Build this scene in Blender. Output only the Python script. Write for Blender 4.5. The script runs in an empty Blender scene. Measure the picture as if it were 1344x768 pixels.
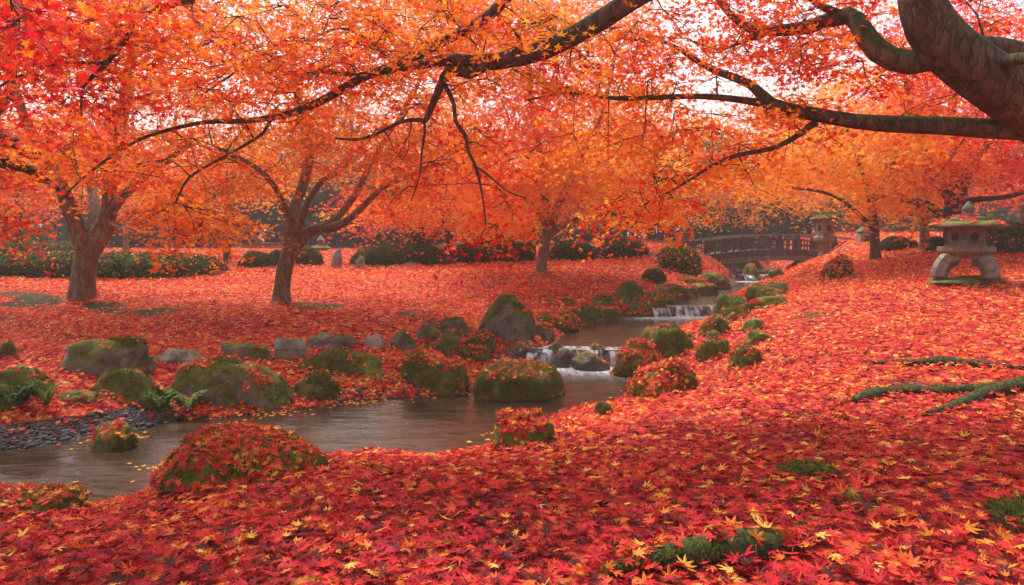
import bpy, math
import numpy as np
from mathutils import Vector, noise as mnoise

sc = bpy.context.scene
rng = np.random.default_rng(11)

# ------------------------------------------------------------------ camera
EYE = 1.2
FPX = 900.0
PITCH = math.radians(4.57)
cam_d = bpy.data.cameras.new("camera")
cam_d.sensor_fit = 'HORIZONTAL'
cam_d.sensor_width = 36.0
cam_d.lens = 36.0 * FPX / 1344.0
cam_d.clip_start = 0.05
cam_d.clip_end = 600
cam = bpy.data.objects.new("camera", cam_d)
cam.location = (0, 0, EYE)
cam.rotation_euler = (math.pi / 2 - PITCH, 0, 0)
sc.collection.objects.link(cam)
sc.camera = cam

# ------------------------------------------------------------------ sky, sun, exposure
SUN_EL, SUN_AZ = math.radians(58), math.radians(-28)      # azimuth from +Y towards +X
w = bpy.data.worlds.new("World")
sc.world = w
w.use_nodes = True
nt = w.node_tree
bg = nt.nodes["Background"]
sky = nt.nodes.new("ShaderNodeTexSky")
sky.sky_type = 'NISHITA'
sky.sun_disc = False
sky.sun_elevation = SUN_EL
sky.sun_rotation = SUN_AZ
sky.dust_density = 4.0
sky.air_density = 1.0
hs = nt.nodes.new("ShaderNodeHueSaturation")
hs.inputs["Saturation"].default_value = 0.35
nt.links.new(sky.outputs[0], hs.inputs["Color"])
nt.links.new(hs.outputs[0], bg.inputs[0])
bg.inputs[1].default_value = 0.10
sun_d = bpy.data.lights.new("sun", 'SUN')
sun_d.energy = 2.0
sun_d.angle = math.radians(10)
sun_d.color = (1.0, 0.96, 0.90)
sun = bpy.data.objects.new("sun", sun_d)
sdir = Vector((math.sin(SUN_AZ) * math.cos(SUN_EL), math.cos(SUN_AZ) * math.cos(SUN_EL), math.sin(SUN_EL)))
sun.rotation_euler = sdir.to_track_quat('Z', 'Y').to_euler()
sun.location = (0, 0, 30)
sc.collection.objects.link(sun)

vs = sc.view_settings
vs.view_transform = 'Standard'
vs.look = 'None'
vs.gamma = 1.0
vs.exposure = 1.42
HAZE_DENSITY = 0.0020

cy = sc.cycles
cy.use_denoising = True
cy.max_bounces = 8
cy.diffuse_bounces = 4
cy.glossy_bounces = 2
cy.transmission_bounces = 4
cy.transparent_max_bounces = 8
cy.volume_bounces = 1
cy.caustics_reflective = False
cy.caustics_refractive = False

# ------------------------------------------------------------------ pixel rays (photo pixels, 1344 x 768)
cp, sp = math.cos(PITCH), math.sin(PITCH)
def ray(px, py):
    u = (px - 672) / FPX
    v = (384 - py) / FPX
    return np.array([u, cp + v * sp, -sp + v * cp])
def at(px, py, Y):
    d = ray(px, py)
    return np.array([0, 0, EYE]) + d * (Y / d[1])
def on_plane(px, py, z):
    d = ray(px, py)
    return np.array([0, 0, EYE]) + d * ((z - EYE) / d[2])

def nz(P, f, seed, oct=5):
    """cheap smooth noise in about -1..1"""
    r = np.random.default_rng(abs(int(seed)))
    out = np.zeros(len(P))
    for k in range(oct):
        d = r.normal(size=P.shape[1]); d /= np.linalg.norm(d)
        out += np.sin(P @ d * f * r.uniform(0.6, 1.7) + r.uniform(0, 6.28))
    return out / (oct * 0.5) * 0.7

def sst(a, b, x):
    t = np.clip((x - a) / (b - a), 0, 1)
    return t * t * (3 - 2 * t)

# ------------------------------------------------------------------ the stream's outline on the ground
Z1, Z2, Z3, Z4 = -0.45, -0.25, -0.08, 0.10
left_bank = [np.array([-40, 7.5]), np.array([-12, 5.9])]
left_bank += [on_plane(x, y, Z1)[:2] for x, y in [(0, 592), (100, 577), (190, 562), (225, 550), (300, 549), (430, 528), (500, 522), (545, 520), (612, 512), (640, 498), (655, 480), (690, 472)]]
left_bank += [on_plane(x, y, Z2)[:2] for x, y in [(700, 458), (722, 446), (750, 432), (800, 419), (850, 412)]]
left_bank += [on_plane(x, y, Z3)[:2] for x, y in [(878, 401), (905, 391), (935, 383), (950, 377), (956, 371)]]
left_bank += [np.array([6.45, 20.3]), np.array([6.35, 23]), np.array([7.9, 27]), np.array([9.5, 33]), np.array([11, 60])]
right_bank = [np.array([13, 60]), np.array([11.2, 33]), np.array([9.6, 27]), np.array([9.0, 23]), np.array([8.7, 20.3])]
right_bank += [on_plane(x, y, Z3)[:2] for x, y in [(1018, 369), (985, 382), (955, 393), (940, 402)]]
right_bank += [on_plane(x, y, Z2)[:2] for x, y in [(938, 412), (928, 420), (905, 432), (862, 443), (832, 455), (818, 460)]]
right_bank += [on_plane(x, y, Z1)[:2] for x, y in [(824, 488), (840, 513), (790, 538), (730, 548), (668, 580), (635, 594), (560, 607), (500, 598), (430, 606), (300, 625), (210, 643), (140, 668), (90, 662), (0, 642)]]
right_bank += [np.array([-6, 3.4]), np.array([-40, 2.0])]
POLY = np.array(left_bank + right_bank)
F1 = (on_plane(698, 458, Z2)[:2], on_plane(818, 460, Z2)[:2])
F2 = (on_plane(858, 403, Z3)[:2], on_plane(942, 402, Z3)[:2])
F3 = (np.array([6.9, 20.3]), np.array([8.75, 20.3]))
def line_s(P, L):
    a, b = L
    t = (b - a) / np.linalg.norm(b - a)
    n = np.array([-t[1], t[0]])
    return (P - a) @ n
def sdf(P):
    n = len(POLY)
    best = np.full(len(P), 1e9)
    ins = np.zeros(len(P), bool)
    for i in range(n):
        a, b = POLY[i], POLY[(i + 1) % n]
        e = b - a
        wv = P - a
        t = np.clip((wv @ e) / (e @ e), 0, 1)
        dd = wv - t[:, None] * e
        best = np.minimum(best, (dd ** 2).sum(1))
        c = (a[1] > P[:, 1]) != (b[1] > P[:, 1])
        if abs(e[1]) > 1e-9:
            xi = a[0] + (P[:, 1] - a[1]) / e[1] * e[0]
            ins ^= c & (P[:, 0] < xi)
    return np.where(ins, -1, 1) * np.sqrt(best)
def level(P, d):
    wdt = 0.06 + 0.7 * np.clip(d, 0, 2)
    out = np.full(len(P), Z1)
    for L, dz in ((F1, Z2 - Z1), (F2, Z3 - Z2), (F3, Z4 - Z3)):
        s = line_s(P, L)
        out = out + dz * sst(-wdt - 0.10, wdt - 0.04, s)
    return out
GX0, GX1, GY0, GY1, GS = -32.0, 32.0, -8.0, 62.0, 0.1
gxs = np.arange(GX0, GX1 + 1e-6, GS)
gys = np.arange(GY0, GY1 + 1e-6, GS)
mx, my = np.meshgrid(gxs, gys)
GP = np.stack([mx.ravel(), my.ravel()], 1)
GD = sdf(GP)
_wob = nz(GP, 5.0, 3) * 0.07 + nz(GP, 12.0, 4) * 0.035
GD = GD + _wob * np.clip(1 - np.abs(GD), 0, 1)
lv = level(GP, GD)
bank = np.where(GD > 0, 0.46 * (1 - np.exp(-GD / 1.1)), np.maximum(-0.24, GD * 0.6))
x, y = GP[:, 0], GP[:, 1]
rise = 0.07 * np.clip(x - 1.2, 0, 9) * sst(1.5, 9, y) * np.clip(GD / 1.5, 0, 1)
rise = rise + 0.012 * np.clip(y - 13, 0, 30) * np.clip(GD / 3, 0, 1)
rise = rise + 0.25 * np.exp(-((x - 5.3) ** 2 / 1.6 + (y - 20.5) ** 2 / 4))
rise = rise - 0.17 * np.exp(-((x - 8.9) ** 2 / 1.3 + (y - 17.6) ** 2 / 5))
bump = (nz(GP, 1.3, 5) * 0.03 + nz(GP, 4.0, 6) * 0.012) * np.clip(GD, 0, 1)
GZ = (lv + bank + rise + bump).reshape(mx.shape)
GDm = GD.reshape(mx.shape)
LVm = lv.reshape(mx.shape)
def _bil(A, P):
    fx = np.clip((P[:, 0] - GX0) / GS, 0, A.shape[1] - 1.001)
    fy = np.clip((P[:, 1] - GY0) / GS, 0, A.shape[0] - 1.001)
    ix, iy = fx.astype(int), fy.astype(int)
    tx, ty = fx - ix, fy - iy
    return (A[iy, ix] * (1 - tx) + A[iy, ix + 1] * tx) * (1 - ty) + (A[iy + 1, ix] * (1 - tx) + A[iy + 1, ix + 1] * tx) * ty
def gz(P): return _bil(GZ, np.atleast_2d(P)[:, :2])
def gd(P): return _bil(GDm, np.atleast_2d(P)[:, :2])
def glv(P): return _bil(LVm, np.atleast_2d(P)[:, :2])
def on_ground(px, py, water=True):
    d = ray(px, py)
    ts = np.concatenate([np.arange(1.0, 14, 0.01), np.arange(14, 60, 0.04)])
    P = np.array([0, 0, EYE]) + d[None] * ts[:, None]
    g = gz(P)
    if water:
        g = np.where(gd(P) < 0.02, np.maximum(g, glv(P)), g)
    hit = np.nonzero(P[:, 2] < g)[0]
    i = hit[0] if len(hit) else len(ts) - 1
    return P[i]
def gnormal(P):
    e = 0.12
    dx = (gz(P + [e, 0]) - gz(P - [e, 0])) / (2 * e)
    dy = (gz(P + [0, e]) - gz(P - [0, e])) / (2 * e)
    n = np.stack([-dx, -dy, np.ones(len(P))], 1)
    return n / np.linalg.norm(n, axis=1)[:, None]
def mossmask(P):
    """0..1: where moss shows between the leaves"""
    a = nz(P, 1.1, 21) * 0.6 + nz(P, 3.7, 22) * 0.55 + nz(P, 8.0, 23) * 0.25
    left = sst(-1.0, -4.5, P[:, 0]) * sst(6.0, 8.0, P[:, 1]) * sst(13, 10.5, P[:, 1])
    far = sst(19.5, 22.0, P[:, 1]) * sst(2.0, -3.0, P[:, 0]) * 0.8
    rgt = sst(1, 3, P[:, 0]) * sst(2.5, 4, P[:, 1]) * 0.25
    return sst(0.75, 1.15, a + 0.36 * left + far * 0.7 + rgt)

# ------------------------------------------------------------------ mesh helpers
class MB:
    def __init__(self):
        self.V, self.F, self.T, self.n = [], [], [], 0
    def add(self, V, F, mat=0, tone=0.5):
        V = np.asarray(V, float); F = np.asarray(F, np.int64)
        self.V.append(V); self.F.append((F + self.n, mat))
        self.T.append(np.broadcast_to(np.asarray(tone, float), (len(V),)))
        self.n += len(V)
    def build(self, name, mats, parent=None, origin=None, smooth=True, attr='tone'):
        V = np.concatenate(self.V)
        if origin is None:
            origin = np.zeros(3); q_ = parent
            while q_ is not None:
                origin = origin + np.array(q_.location); q_ = q_.parent
        V = V - np.asarray(origin)
        me = bpy.data.meshes.new(name)
        me.vertices.add(len(V))
        me.vertices.foreach_set('co', V.astype(np.float32).ravel())
        loops = np.concatenate([f.ravel() for f, m in self.F])
        tot = np.concatenate([np.full(len(f), f.shape[1]) for f, m in self.F])
        mi = np.concatenate([np.full(len(f), m) for f, m in self.F])
        st = np.concatenate([[0], np.cumsum(tot)[:-1]])
        me.loops.add(len(loops))
        me.loops.foreach_set('vertex_index', loops.astype(np.int32))
        me.polygons.add(len(tot))
        me.polygons.foreach_set('loop_start', st.astype(np.int32))
        me.polygons.foreach_set('loop_total', tot.astype(np.int32))
        me.polygons.foreach_set('material_index', mi.astype(np.int32))
        me.polygons.foreach_set('use_smooth', np.full(len(tot), smooth))
        a = me.attributes.new(attr, 'FLOAT', 'POINT')
        a.data.foreach_set('value', np.concatenate(self.T).astype(np.float32))
        for m in (mats if isinstance(mats, (list, tuple)) else [mats]):
            me.materials.append(m)
        me.update(calc_edges=True)
        me.validate()
        o = bpy.data.objects.new(name, me)
        sc.collection.objects.link(o)
        if parent is not None:
            o.parent = parent
        else:
            o.location = origin
        return o
def tag(o, label=None, cat=None, group=None, kind=None):
    if label: o['label'] = label
    if cat: o['category'] = cat
    if group: o['group'] = group
    if kind: o['kind'] = kind
    return o
def empty(name, loc, label, cat, group=None):
    o = bpy.data.objects.new(name, None)
    o.empty_display_size = 0.2
    o.location = loc
    sc.collection.objects.link(o)
    return tag(o, label, cat, group)

def tube(mb, P, R, sides=8, mat=0, lump=0.0, cap=True, tone=0.5, flare=None):
    P = np.asarray(P, float); R = np.asarray(R, float)
    n = len(P)
    T = np.gradient(P, axis=0)
    T /= np.linalg.norm(T, axis=1)[:, None] + 1e-9
    up = np.array([0, 0, 1.0]) if abs(T[0, 2]) < 0.8 else np.array([0, 1.0, 0])
    u = np.cross(T[0], up); u /= np.linalg.norm(u)
    rings = []
    ang = np.linspace(0, 2 * np.pi, sides, endpoint=False)
    for i in range(n):
        u = u - T[i] * (u @ T[i]); u /= np.linalg.norm(u) + 1e-9
        v = np.cross(T[i], u)
        r = np.full(sides, R[i])
        dirs = np.cos(ang)[:, None] * u + np.sin(ang)[:, None] * v
        if lump > 0:
            Q = P[i] + dirs * R[i]
            r = r * (1 + lump * nz(Q, 9.0 / max(R[0], .05) * .12, 77))
        if flare is not None:
            h = i / max(n - 1, 1)
            k = flare * math.exp(-i * 1.0 / 1.6)
            r = r * (1 + k * (0.55 + 0.45 * np.sin(ang * 4 + 1.0) + 0.2 * np.sin(ang * 7)))
        rings.append(P[i] + dirs * r[:, None])
    V = np.concatenate(rings)
    i = np.arange(n - 1)[:, None] * sides
    j = np.arange(sides)[None]
    k = (j + 1) % sides
    F = np.stack([i + j, i + k, i + sides + k, i + sides + j], -1).reshape(-1, 4)
    mb.add(V, F, mat, tone)
    if cap:
        Vc = np.concatenate([rings[-1], P[-1:] + T[-1] * R[-1] * 0.5])
        a = np.arange(sides)
        mb.add(Vc, np.stack([a, (a + 1) % sides, np.full(sides, sides)], 1), mat, tone)

def box(mb, c, s, mat=0, tone=0.5, rot=0.0, taper=1.0):
    c = np.asarray(c, float); s = np.asarray(s, float) / 2
    b = min(s) * 0.18
    V = []
    for z, k in ((-s[2], 1.0), (s[2], taper)):
        pass
    # bevelled box: 24 vertices
    sg = np.array([[i, j, k] for i in (-1, 1) for j in (-1, 1) for k in (-1, 1)], float)
    verts = []
    for g in sg:
        for ax in range(3):
            p = s - b
            q = p.copy(); q[ax] = s[ax]
            verts.append(g * q)
    V = np.array(verts)
    if taper != 1.0:
        f = 1 + (taper - 1) * (V[:, 2:3] + s[2]) / (2 * s[2])
        V = np.concatenate([V[:, :2] * f, V[:, 2:]], 1)
    import itertools
    from mathutils import geometry
    me = _hull(V)
    ca, sa = math.cos(rot), math.sin(rot)
    V = np.stack([V[:, 0] * ca - V[:, 1] * sa, V[:, 0] * sa + V[:, 1] * ca, V[:, 2]], 1) + c
    mb.add(V, me, mat, tone)
_hull_cache = {}
def _hull(V):
    import bmesh
    bm = bmesh.new()
    vs_ = [bm.verts.new(v) for v in V]
    bm.verts.index_update()
    idx = {v: i for i, v in enumerate(vs_)}
    r = bmesh.ops.convex_hull(bm, input=vs_)
    bm.normal_update()
    F = [[idx[v] for v in f.verts] for f in bm.faces]
    F = [f for f in F if len(f) == 3]
    bm.free()
    return np.array(F)

def lathe(mb, c, prof, sides=6, mat=0, rot=0.0, tone=0.5, jitter=0.0, sub=1):
    """prof: list of (r, z) bottom to top; polygonal section, closed"""
    c = np.asarray(c, float)
    ang0 = np.linspace(0, 2 * np.pi, sides, endpoint=False) + rot
    rings = []
    for r, z in prof:
        pts = np.stack([np.cos(ang0) * r, np.sin(ang0) * r, np.full(sides, z)], 1)
        if sub > 1:
            nx = np.roll(pts, -1, 0)
            pts = np.concatenate([pts + (nx - pts) * t for t in np.arange(sub) / sub]).reshape(sub, sides, 3).transpose(1, 0, 2).reshape(-1, 3)
        rings.append(pts)
    m = sides * sub
    V = np.concatenate(rings)
    if jitter: V = V + (nz(V + c, 14, 3)[:, None] * jitter) * np.array([1, 1, 0.6])
    V = V + c
    n = len(prof)
    i = np.arange(n - 1)[:, None] * m
    j = np.arange(m)[None]
    k = (j + 1) % m
    F = np.stack([i + j, i + k, i + m + k, i + m + j], -1).reshape(-1, 4)
    mb.add(V, F, mat, tone)
    for ring, flip in ((0, True), (n - 1, False)):
        R = V[ring * m:(ring + 1) * m]
        Vc = np.concatenate([R, R.mean(0)[None]])
        a = np.arange(m)
        f = np.stack([a, (a + 1) % m, np.full(m, m)], 1)
        mb.add(Vc, f[:, ::-1] if flip else f, mat, tone)

# ------------------------------------------------------------------ leaves
def leaf_shape(kind):
    if kind == 'fine':       # seven pointed lobes with shoulders and a stalk
        angs = np.radians([-128, -86, -44, 0, 44, 86, 128]); lens = np.array([.42, .74, .95, 1.0, .95, .74, .42])
        out = []
        for i in range(7):
            a, L = angs[i], lens[i]
            out.append((a - math.radians(11), L * 0.62)); out.append((a, L)); out.append((a + math.radians(11), L * 0.62))
            if i < 6: out.append((a + math.radians(21.5), 0.34))
        V = [(0, 0, 0)] + [(math.sin(a) * L, math.cos(a) * L, 0) for a, L in out]
        V = np.array(V) * 0.5
        F = [(0, i, i + 1) for i in range(1, len(V) - 1)]
        F.append((0, len(V) - 1, 1))
        n = len(V)
        V = np.concatenate([V, [(-.012, 0, 0), (.012, 0, 0), (.02, -.62, 0.03)]])
        F.append((n, n + 2, n + 1))
        return V, np.array(F)
    if kind == 'mid':        # five points
        angs = np.radians([-105, -52, 0, 52, 105]); lens = np.array([.6, .92, 1.0, .92, .6])
        out = []
        for i in range(5):
            out.append((angs[i], lens[i]))
            if i < 4: out.append((angs[i] + math.radians(26), 0.36))
        V = np.array([(0, -0.06, 0)] + [(math.sin(a) * L, math.cos(a) * L, 0) for a, L in out]) * 0.5
        F = [(0, i, i + 1) for i in range(1, len(V) - 1)]
        return V, np.array(F)
    if kind == 'low':        # three lobes
        V, F = [(0, -.12, 0)], []
        for a, L in ((-1.15, .85), (0, 1), (1.15, .85)):
            b = len(V)
            for da, l in ((-.42, .5), (0, L), (.42, .5)):
                V.append((math.sin(a + da) * l, math.cos(a + da) * l, 0))
            F += [(0, b, b + 1), (0, b + 1, b + 2)]
        return np.array(V) * 0.5, np.array(F)
    if kind == 'kite':       # a folded oval leaf
        V = np.array([(0, -.5, 0), (.27, 0, .07), (0, .5, 0), (-.27, 0, .07)])
        return V, np.array([(0, 1, 2), (0, 2, 3)])
    if kind == 'blade':
        V = np.array([(-.1, -.5, 0), (.1, -.5, 0), (0, .5, .1)])
        return V, np.array([(0, 1, 2)])
LEAF = {k: leaf_shape(k) for k in ('fine', 'mid', 'low', 'kite', 'blade')}

def scatter(mb, kind, P, N, size, tone, curl=0.0, tip=None, mat=0):
    n = len(P)
    if n == 0: return
    TV, TF = LEAF[kind]
    N = N / (np.linalg.norm(N, axis=1)[:, None] + 1e-9)
    if tip is None: tip = rng.normal(size=(n, 3))
    Y = tip - N * (tip * N).sum(1)[:, None]
    Y /= np.linalg.norm(Y, axis=1)[:, None] + 1e-9
    X = np.cross(Y, N)
    size = np.broadcast_to(np.asarray(size, float), (n,))
    tv = np.broadcast_to(TV, (n,) + TV.shape).copy()
    cu = rng.normal(0, 1, n) * curl + curl * 0.3
    fold = rng.normal(0, 1, n) * curl * 0.6
    tv[:, :, 2] += cu[:, None] * (TV[:, 0] ** 2 + TV[:, 1] ** 2)[None] * 2 + fold[:, None] * np.abs(TV[:, 0])[None]
    tv *= size[:, None, None]
    tv[:, :, 0] *= rng.uniform(.78, 1.15, n)[:, None]
    V = P[:, None] + tv[:, :, 0:1] * X[:, None] + tv[:, :, 1:2] * Y[:, None] + tv[:, :, 2:3] * N[:, None]
    k = len(TV)
    F = (TF[None] + (np.arange(n) * k)[:, None, None]).reshape(-1, 3)
    mb.add(V.reshape(-1, 3), F, mat, np.repeat(np.broadcast_to(tone, (n,)), k))

# ------------------------------------------------------------------ materials
def mat(name):
    m = bpy.data.materials.new(name)
    m.use_nodes = True
    t = m.node_tree
    for n in list(t.nodes): t.nodes.remove(n)
    out = t.nodes.new('ShaderNodeOutputMaterial')
    return m, t, out
def N_(t, typ, **kw):
    n = t.nodes.new(typ)
    for k, v in kw.items(): setattr(n, k, v)
    return n
def ramp(t, stops, interp='LINEAR'):
    r = N_(t, 'ShaderNodeValToRGB')
    r.color_ramp.interpolation = interp
    el = r.color_ramp.elements
    while len(el) > 1: el.remove(el[-1])
    el[0].position = stops[0][0]; el[0].color = (*stops[0][1], 1)
    for p, c in stops[1:]:
        e = el.new(p); e.color = (*c, 1)
    return r
def noise_n(t, scale, detail=4, rough=0.6, coords=None, dist=0.0):
    n = N_(t, 'ShaderNodeTexNoise')
    n.inputs['Scale'].default_value = scale
    n.inputs['Detail'].default_value = detail
    n.inputs['Roughness'].default_value = rough
    n.inputs['Distortion'].default_value = dist
    if coords: t.links.new(coords, n.inputs['Vector'])
    return n
def geo_pos(t):
    return N_(t, 'ShaderNodeNewGeometry').outputs['Position']
def mixc(t, f, a, b, blend='MIX'):
    m = N_(t, 'ShaderNodeMix', data_type='RGBA', blend_type=blend)
    for s, v in ((0, f), (6, a), (7, b)):
        if hasattr(v, 'is_linked') or hasattr(v, 'links'): t.links.new(v, m.inputs[s])
        elif s == 0: m.inputs[0].default_value = v
        else: m.inputs[s].default_value = (*v, 1)
    return m.outputs[2]
def mrange(t, v, a, b, c=0.0, d=1.0):
    m = N_(t, 'ShaderNodeMapRange')
    m.inputs[1].default_value = a; m.inputs[2].default_value = b
    m.inputs[3].default_value = c; m.inputs[4].default_value = d
    t.links.new(v, m.inputs[0])
    return m.outputs[0]
def mth(t, op, a, b=None):
    m = N_(t, 'ShaderNodeMath', operation=op)
    for i, v in enumerate((a, b)):
        if v is None: continue
        if isinstance(v, (int, float)): m.inputs[i].default_value = v
        else: t.links.new(v, m.inputs[i])
    return m.outputs[0]

def leaf_mat(name, stops, trans=0.45, rough=0.45, spec=0.25):
    m, t, out = mat(name)
    a = N_(t, 'ShaderNodeAttribute', attribute_name='tone')
    r = ramp(t, stops)
    t.links.new(a.outputs['Fac'], r.inputs[0])
    p = N_(t, 'ShaderNodeBsdfPrincipled')
    p.inputs['Roughness'].default_value = rough
    p.inputs['Specular IOR Level'].default_value = spec
    tr = N_(t, 'ShaderNodeBsdfTranslucent')
    mx_ = N_(t, 'ShaderNodeMixShader')
    mx_.inputs[0].default_value = trans
    t.links.new(r.outputs[0], p.inputs['Base Color'])
    t.links.new(r.outputs[0], tr.inputs['Color'])
    t.links.new(p.outputs[0], mx_.inputs[1]); t.links.new(tr.outputs[0], mx_.inputs[2])
    t.links.new(mx_.outputs[0], out.inputs[0])
    return m
M = {}
M['maple'] = leaf_mat('maple_leaves', [(0, (.45, .008, .016)), (.2, (.74, .025, .018)), (.34, (.86, .10, .014)), (.48, (.88, .24, .014)), (.70, (.86, .36, .018)), (1, (.84, .54, .06))], 0.5, 0.6, 0.10)
M['litter'] = leaf_mat('fallen_leaves', [(0, (.07, .012, .010)), (.12, (.28, .010, .014)), (.32, (.62, .020, .030)), (.48, (.74, .075, .030)), (.62, (.78, .22, .025)), (.80, (.82, .40, .045)), (1, (.84, .52, .12))], 0.28, 0.6, 0.14)
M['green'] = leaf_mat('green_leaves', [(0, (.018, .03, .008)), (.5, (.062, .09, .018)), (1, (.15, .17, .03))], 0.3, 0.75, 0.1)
M['pine'] = leaf_mat('evergreen_leaves', [(0, (.02, .034, .018)), (.5, (.05, .075, .034)), (1, (.11, .13, .05))], 0.2, 0.8, 0.08)
M['fern'] = leaf_mat('fern_leaves', [(0, (.035, .075, .018)), (.6, (.09, .16, .03)), (1, (.19, .22, .05))], 0.4, 0.7, 0.1)
M['moss_tuft'] = leaf_mat('moss_tufts', [(0, (.03, .042, .010)), (.5, (.095, .105, .016)), (1, (.22, .20, .03))], 0.3, 0.8, 0.1)

def bark_mat(name, base, moss=0.0, scale=1.0):
    m, t, out = mat(name)
    pos = geo_pos(t)
    mp = N_(t, 'ShaderNodeMapping'); mp.inputs['Scale'].default_value = (scale, scale, scale * .35)
    t.links.new(pos, mp.inputs['Vector'])
    n1 = noise_n(t, 16, 6, .7, mp.outputs[0], .6)
    n2 = noise_n(t, 2.2, 3, .6, pos)
    r = ramp(t, [(.25, tuple(c * .45 for c in base)), (.5, base), (.75, tuple(min(1, c * 1.7) for c in base))])
    t.links.new(n1.outputs[0], r.inputs[0])
    g = N_(t, 'ShaderNodeNewGeometry')
    sx = N_(t, 'ShaderNodeSeparateXYZ'); t.links.new(g.outputs['Normal'], sx.inputs[0])
    lich = mrange(t, n2.outputs[0], .55, .7, 0, .5)
    col = mixc(t, lich, r.outputs[0], tuple(min(1, c * 1.9 + .02) for c in base))
    f = mth(t, 'ADD', sx.outputs['Z'], mth(t, 'MULTIPLY', n2.outputs[0], 1.3))
    mf = mrange(t, f, 1.35 - moss, 1.6 - moss, 0, min(1, moss * 2 + .15))
    n3 = noise_n(t, 40, 4, .7, pos)
    mr = ramp(t, [(.3, (.02, .03, .008)), (.7, (.09, .10, .018))]); t.links.new(n3.outputs[0], mr.inputs[0])
    col = mixc(t, mf, col, mr.outputs[0])
    p = N_(t, 'ShaderNodeBsdfPrincipled'); p.inputs['Roughness'].default_value = .85; p.inputs['Specular IOR Level'].default_value = .2
    t.links.new(col, p.inputs['Base Color'])
    b = N_(t, 'ShaderNodeBump'); b.inputs['Strength'].default_value = .8; b.inputs['Distance'].default_value = .02
    vo = N_(t, 'ShaderNodeTexVoronoi', feature='DISTANCE_TO_EDGE'); vo.inputs['Scale'].default_value = 17
    t.links.new(mixc(t, .12, mp.outputs[0], n1.outputs['Color']), vo.inputs['Vector'])
    crk = mrange(t, vo.outputs['Distance'], 0, .09, .0, 1)
    col2 = mixc(t, mth(t, 'MULTIPLY', mth(t, 'SUBTRACT', 1.0, crk), .55), col, tuple(c * .3 for c in base))
    t.links.new(col2, p.inputs['Base Color'])
    h = mth(t, 'ADD', mth(t, 'MULTIPLY', crk, .5), mth(t, 'ADD', n1.outputs[0], mth(t, 'MULTIPLY', n3.outputs[0], .4)))
    t.links.new(h, b.inputs['Height']); t.links.new(b.outputs[0], p.inputs['Normal'])
    t.links.new(p.outputs[0], out.inputs[0])
    return m
M['bark'] = bark_mat('maple_bark', (.20, .145, .095), .05)
M['bark_dark'] = bark_mat('dark_bark', (.06, .044, .032), .1)
M['bark_moss'] = bark_mat('mossy_bark', (.095, .07, .045), .42)
M['bark_root'] = bark_mat('root_bark', (.045, .036, .025), .42)
M['bark_pale'] = bark_mat('pale_bark', (.22, .18, .15), .15)

def rock_mat(name, base, moss, wet=0.0):
    m, t, out = mat(name)
    pos = geo_pos(t)
    n1 = noise_n(t, 5, 8, .65, pos, .3)
    n2 = noise_n(t, 28, 6, .7, pos)
    n3 = noise_n(t, 2.6, 4, .6, pos)
    n4 = noise_n(t, 70, 3, .7, pos)
    r = ramp(t, [(.3, tuple(c * .4 for c in base)), (.5, base), (.68, tuple(c * 1.6 for c in base))])
    t.links.new(n1.outputs[0], r.inputs[0])
    sp_ = mrange(t, n2.outputs[0], .58, .68, 0, .55)
    col = mixc(t, sp_, r.outputs[0], tuple(min(1, c * 1.9) for c in base))
    g = N_(t, 'ShaderNodeNewGeometry')
    sx = N_(t, 'ShaderNodeSeparateXYZ'); t.links.new(g.outputs['Normal'], sx.inputs[0])
    f = mth(t, 'ADD', mth(t, 'MULTIPLY', sx.outputs['Z'], .8), mth(t, 'ADD', mth(t, 'MULTIPLY', n3.outputs[0], 1.6), mth(t, 'MULTIPLY', n2.outputs[0], .5)))
    mf = mrange(t, f, 1.75 - moss * 1.5, 2.0 - moss * 1.5, 0, .95)
    mr = ramp(t, [(.3, (.035, .042, .010)), (.5, (.10, .105, .016)), (.7, (.22, .19, .028))])
    nm = noise_n(t, 9, 5, .75, pos); t.links.new(nm.outputs[0], mr.inputs[0])
    col = mixc(t, mf, col, mr.outputs[0])
    p = N_(t, 'ShaderNodeBsdfPrincipled')
    t.links.new(col, p.inputs['Base Color'])
    rr = mrange(t, mf, 0, 1, .75 - .5 * wet, .95); t.links.new(rr, p.inputs['Roughness'])
    p.inputs['Specular IOR Level'].default_value = .25 + .3 * wet
    b = N_(t, 'ShaderNodeBump'); b.inputs['Strength'].default_value = .9; b.inputs['Distance'].default_value = .03
    vo = N_(t, 'ShaderNodeTexVoronoi', feature='DISTANCE_TO_EDGE'); vo.inputs['Scale'].default_value = 2.6
    t.links.new(mixc(t, .25, pos, n1.outputs['Color']), vo.inputs['Vector'])
    crk = mth(t, 'MULTIPLY', mrange(t, vo.outputs['Distance'], 0, .035, 0, 1), mth(t, 'SUBTRACT', 1.0, mf))
    n1h = mth(t, 'ADD', n1.outputs[0], mth(t, 'MULTIPLY', crk, .5))
    h = mth(t, 'ADD', n1h, mth(t, 'ADD', mth(t, 'MULTIPLY', n2.outputs[0], .55), mth(t, 'MULTIPLY', n4.outputs[0], .15)))
    t.links.new(h, b.inputs['Height']); t.links.new(b.outputs[0], p.inputs['Normal'])
    t.links.new(p.outputs[0], out.inputs[0])
    return m
M['rock_moss'] = rock_mat('mossy_rock', (.13, .105, .08), .75)
M['rock_half'] = rock_mat('half_mossy_rock', (.15, .125, .09), .37)
M['rock_bare'] = rock_mat('bare_rock', (.21, .18, .14), .10)
M['rock_wet'] = rock_mat('wet_rock', (.06, .045, .032), .18, 1)
M['stone'] = rock_mat('lantern_stone', (.18, .14, .105), .0)
M['stone_moss'] = rock_mat('lantern_stone_mossy', (.13, .105, .075), .28)
M['stone_grey'] = rock_mat('grey_stone', (.21, .195, .17), .15)
M['timber'] = bark_mat('bridge_timber', (.075, .055, .045), .12)
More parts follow.
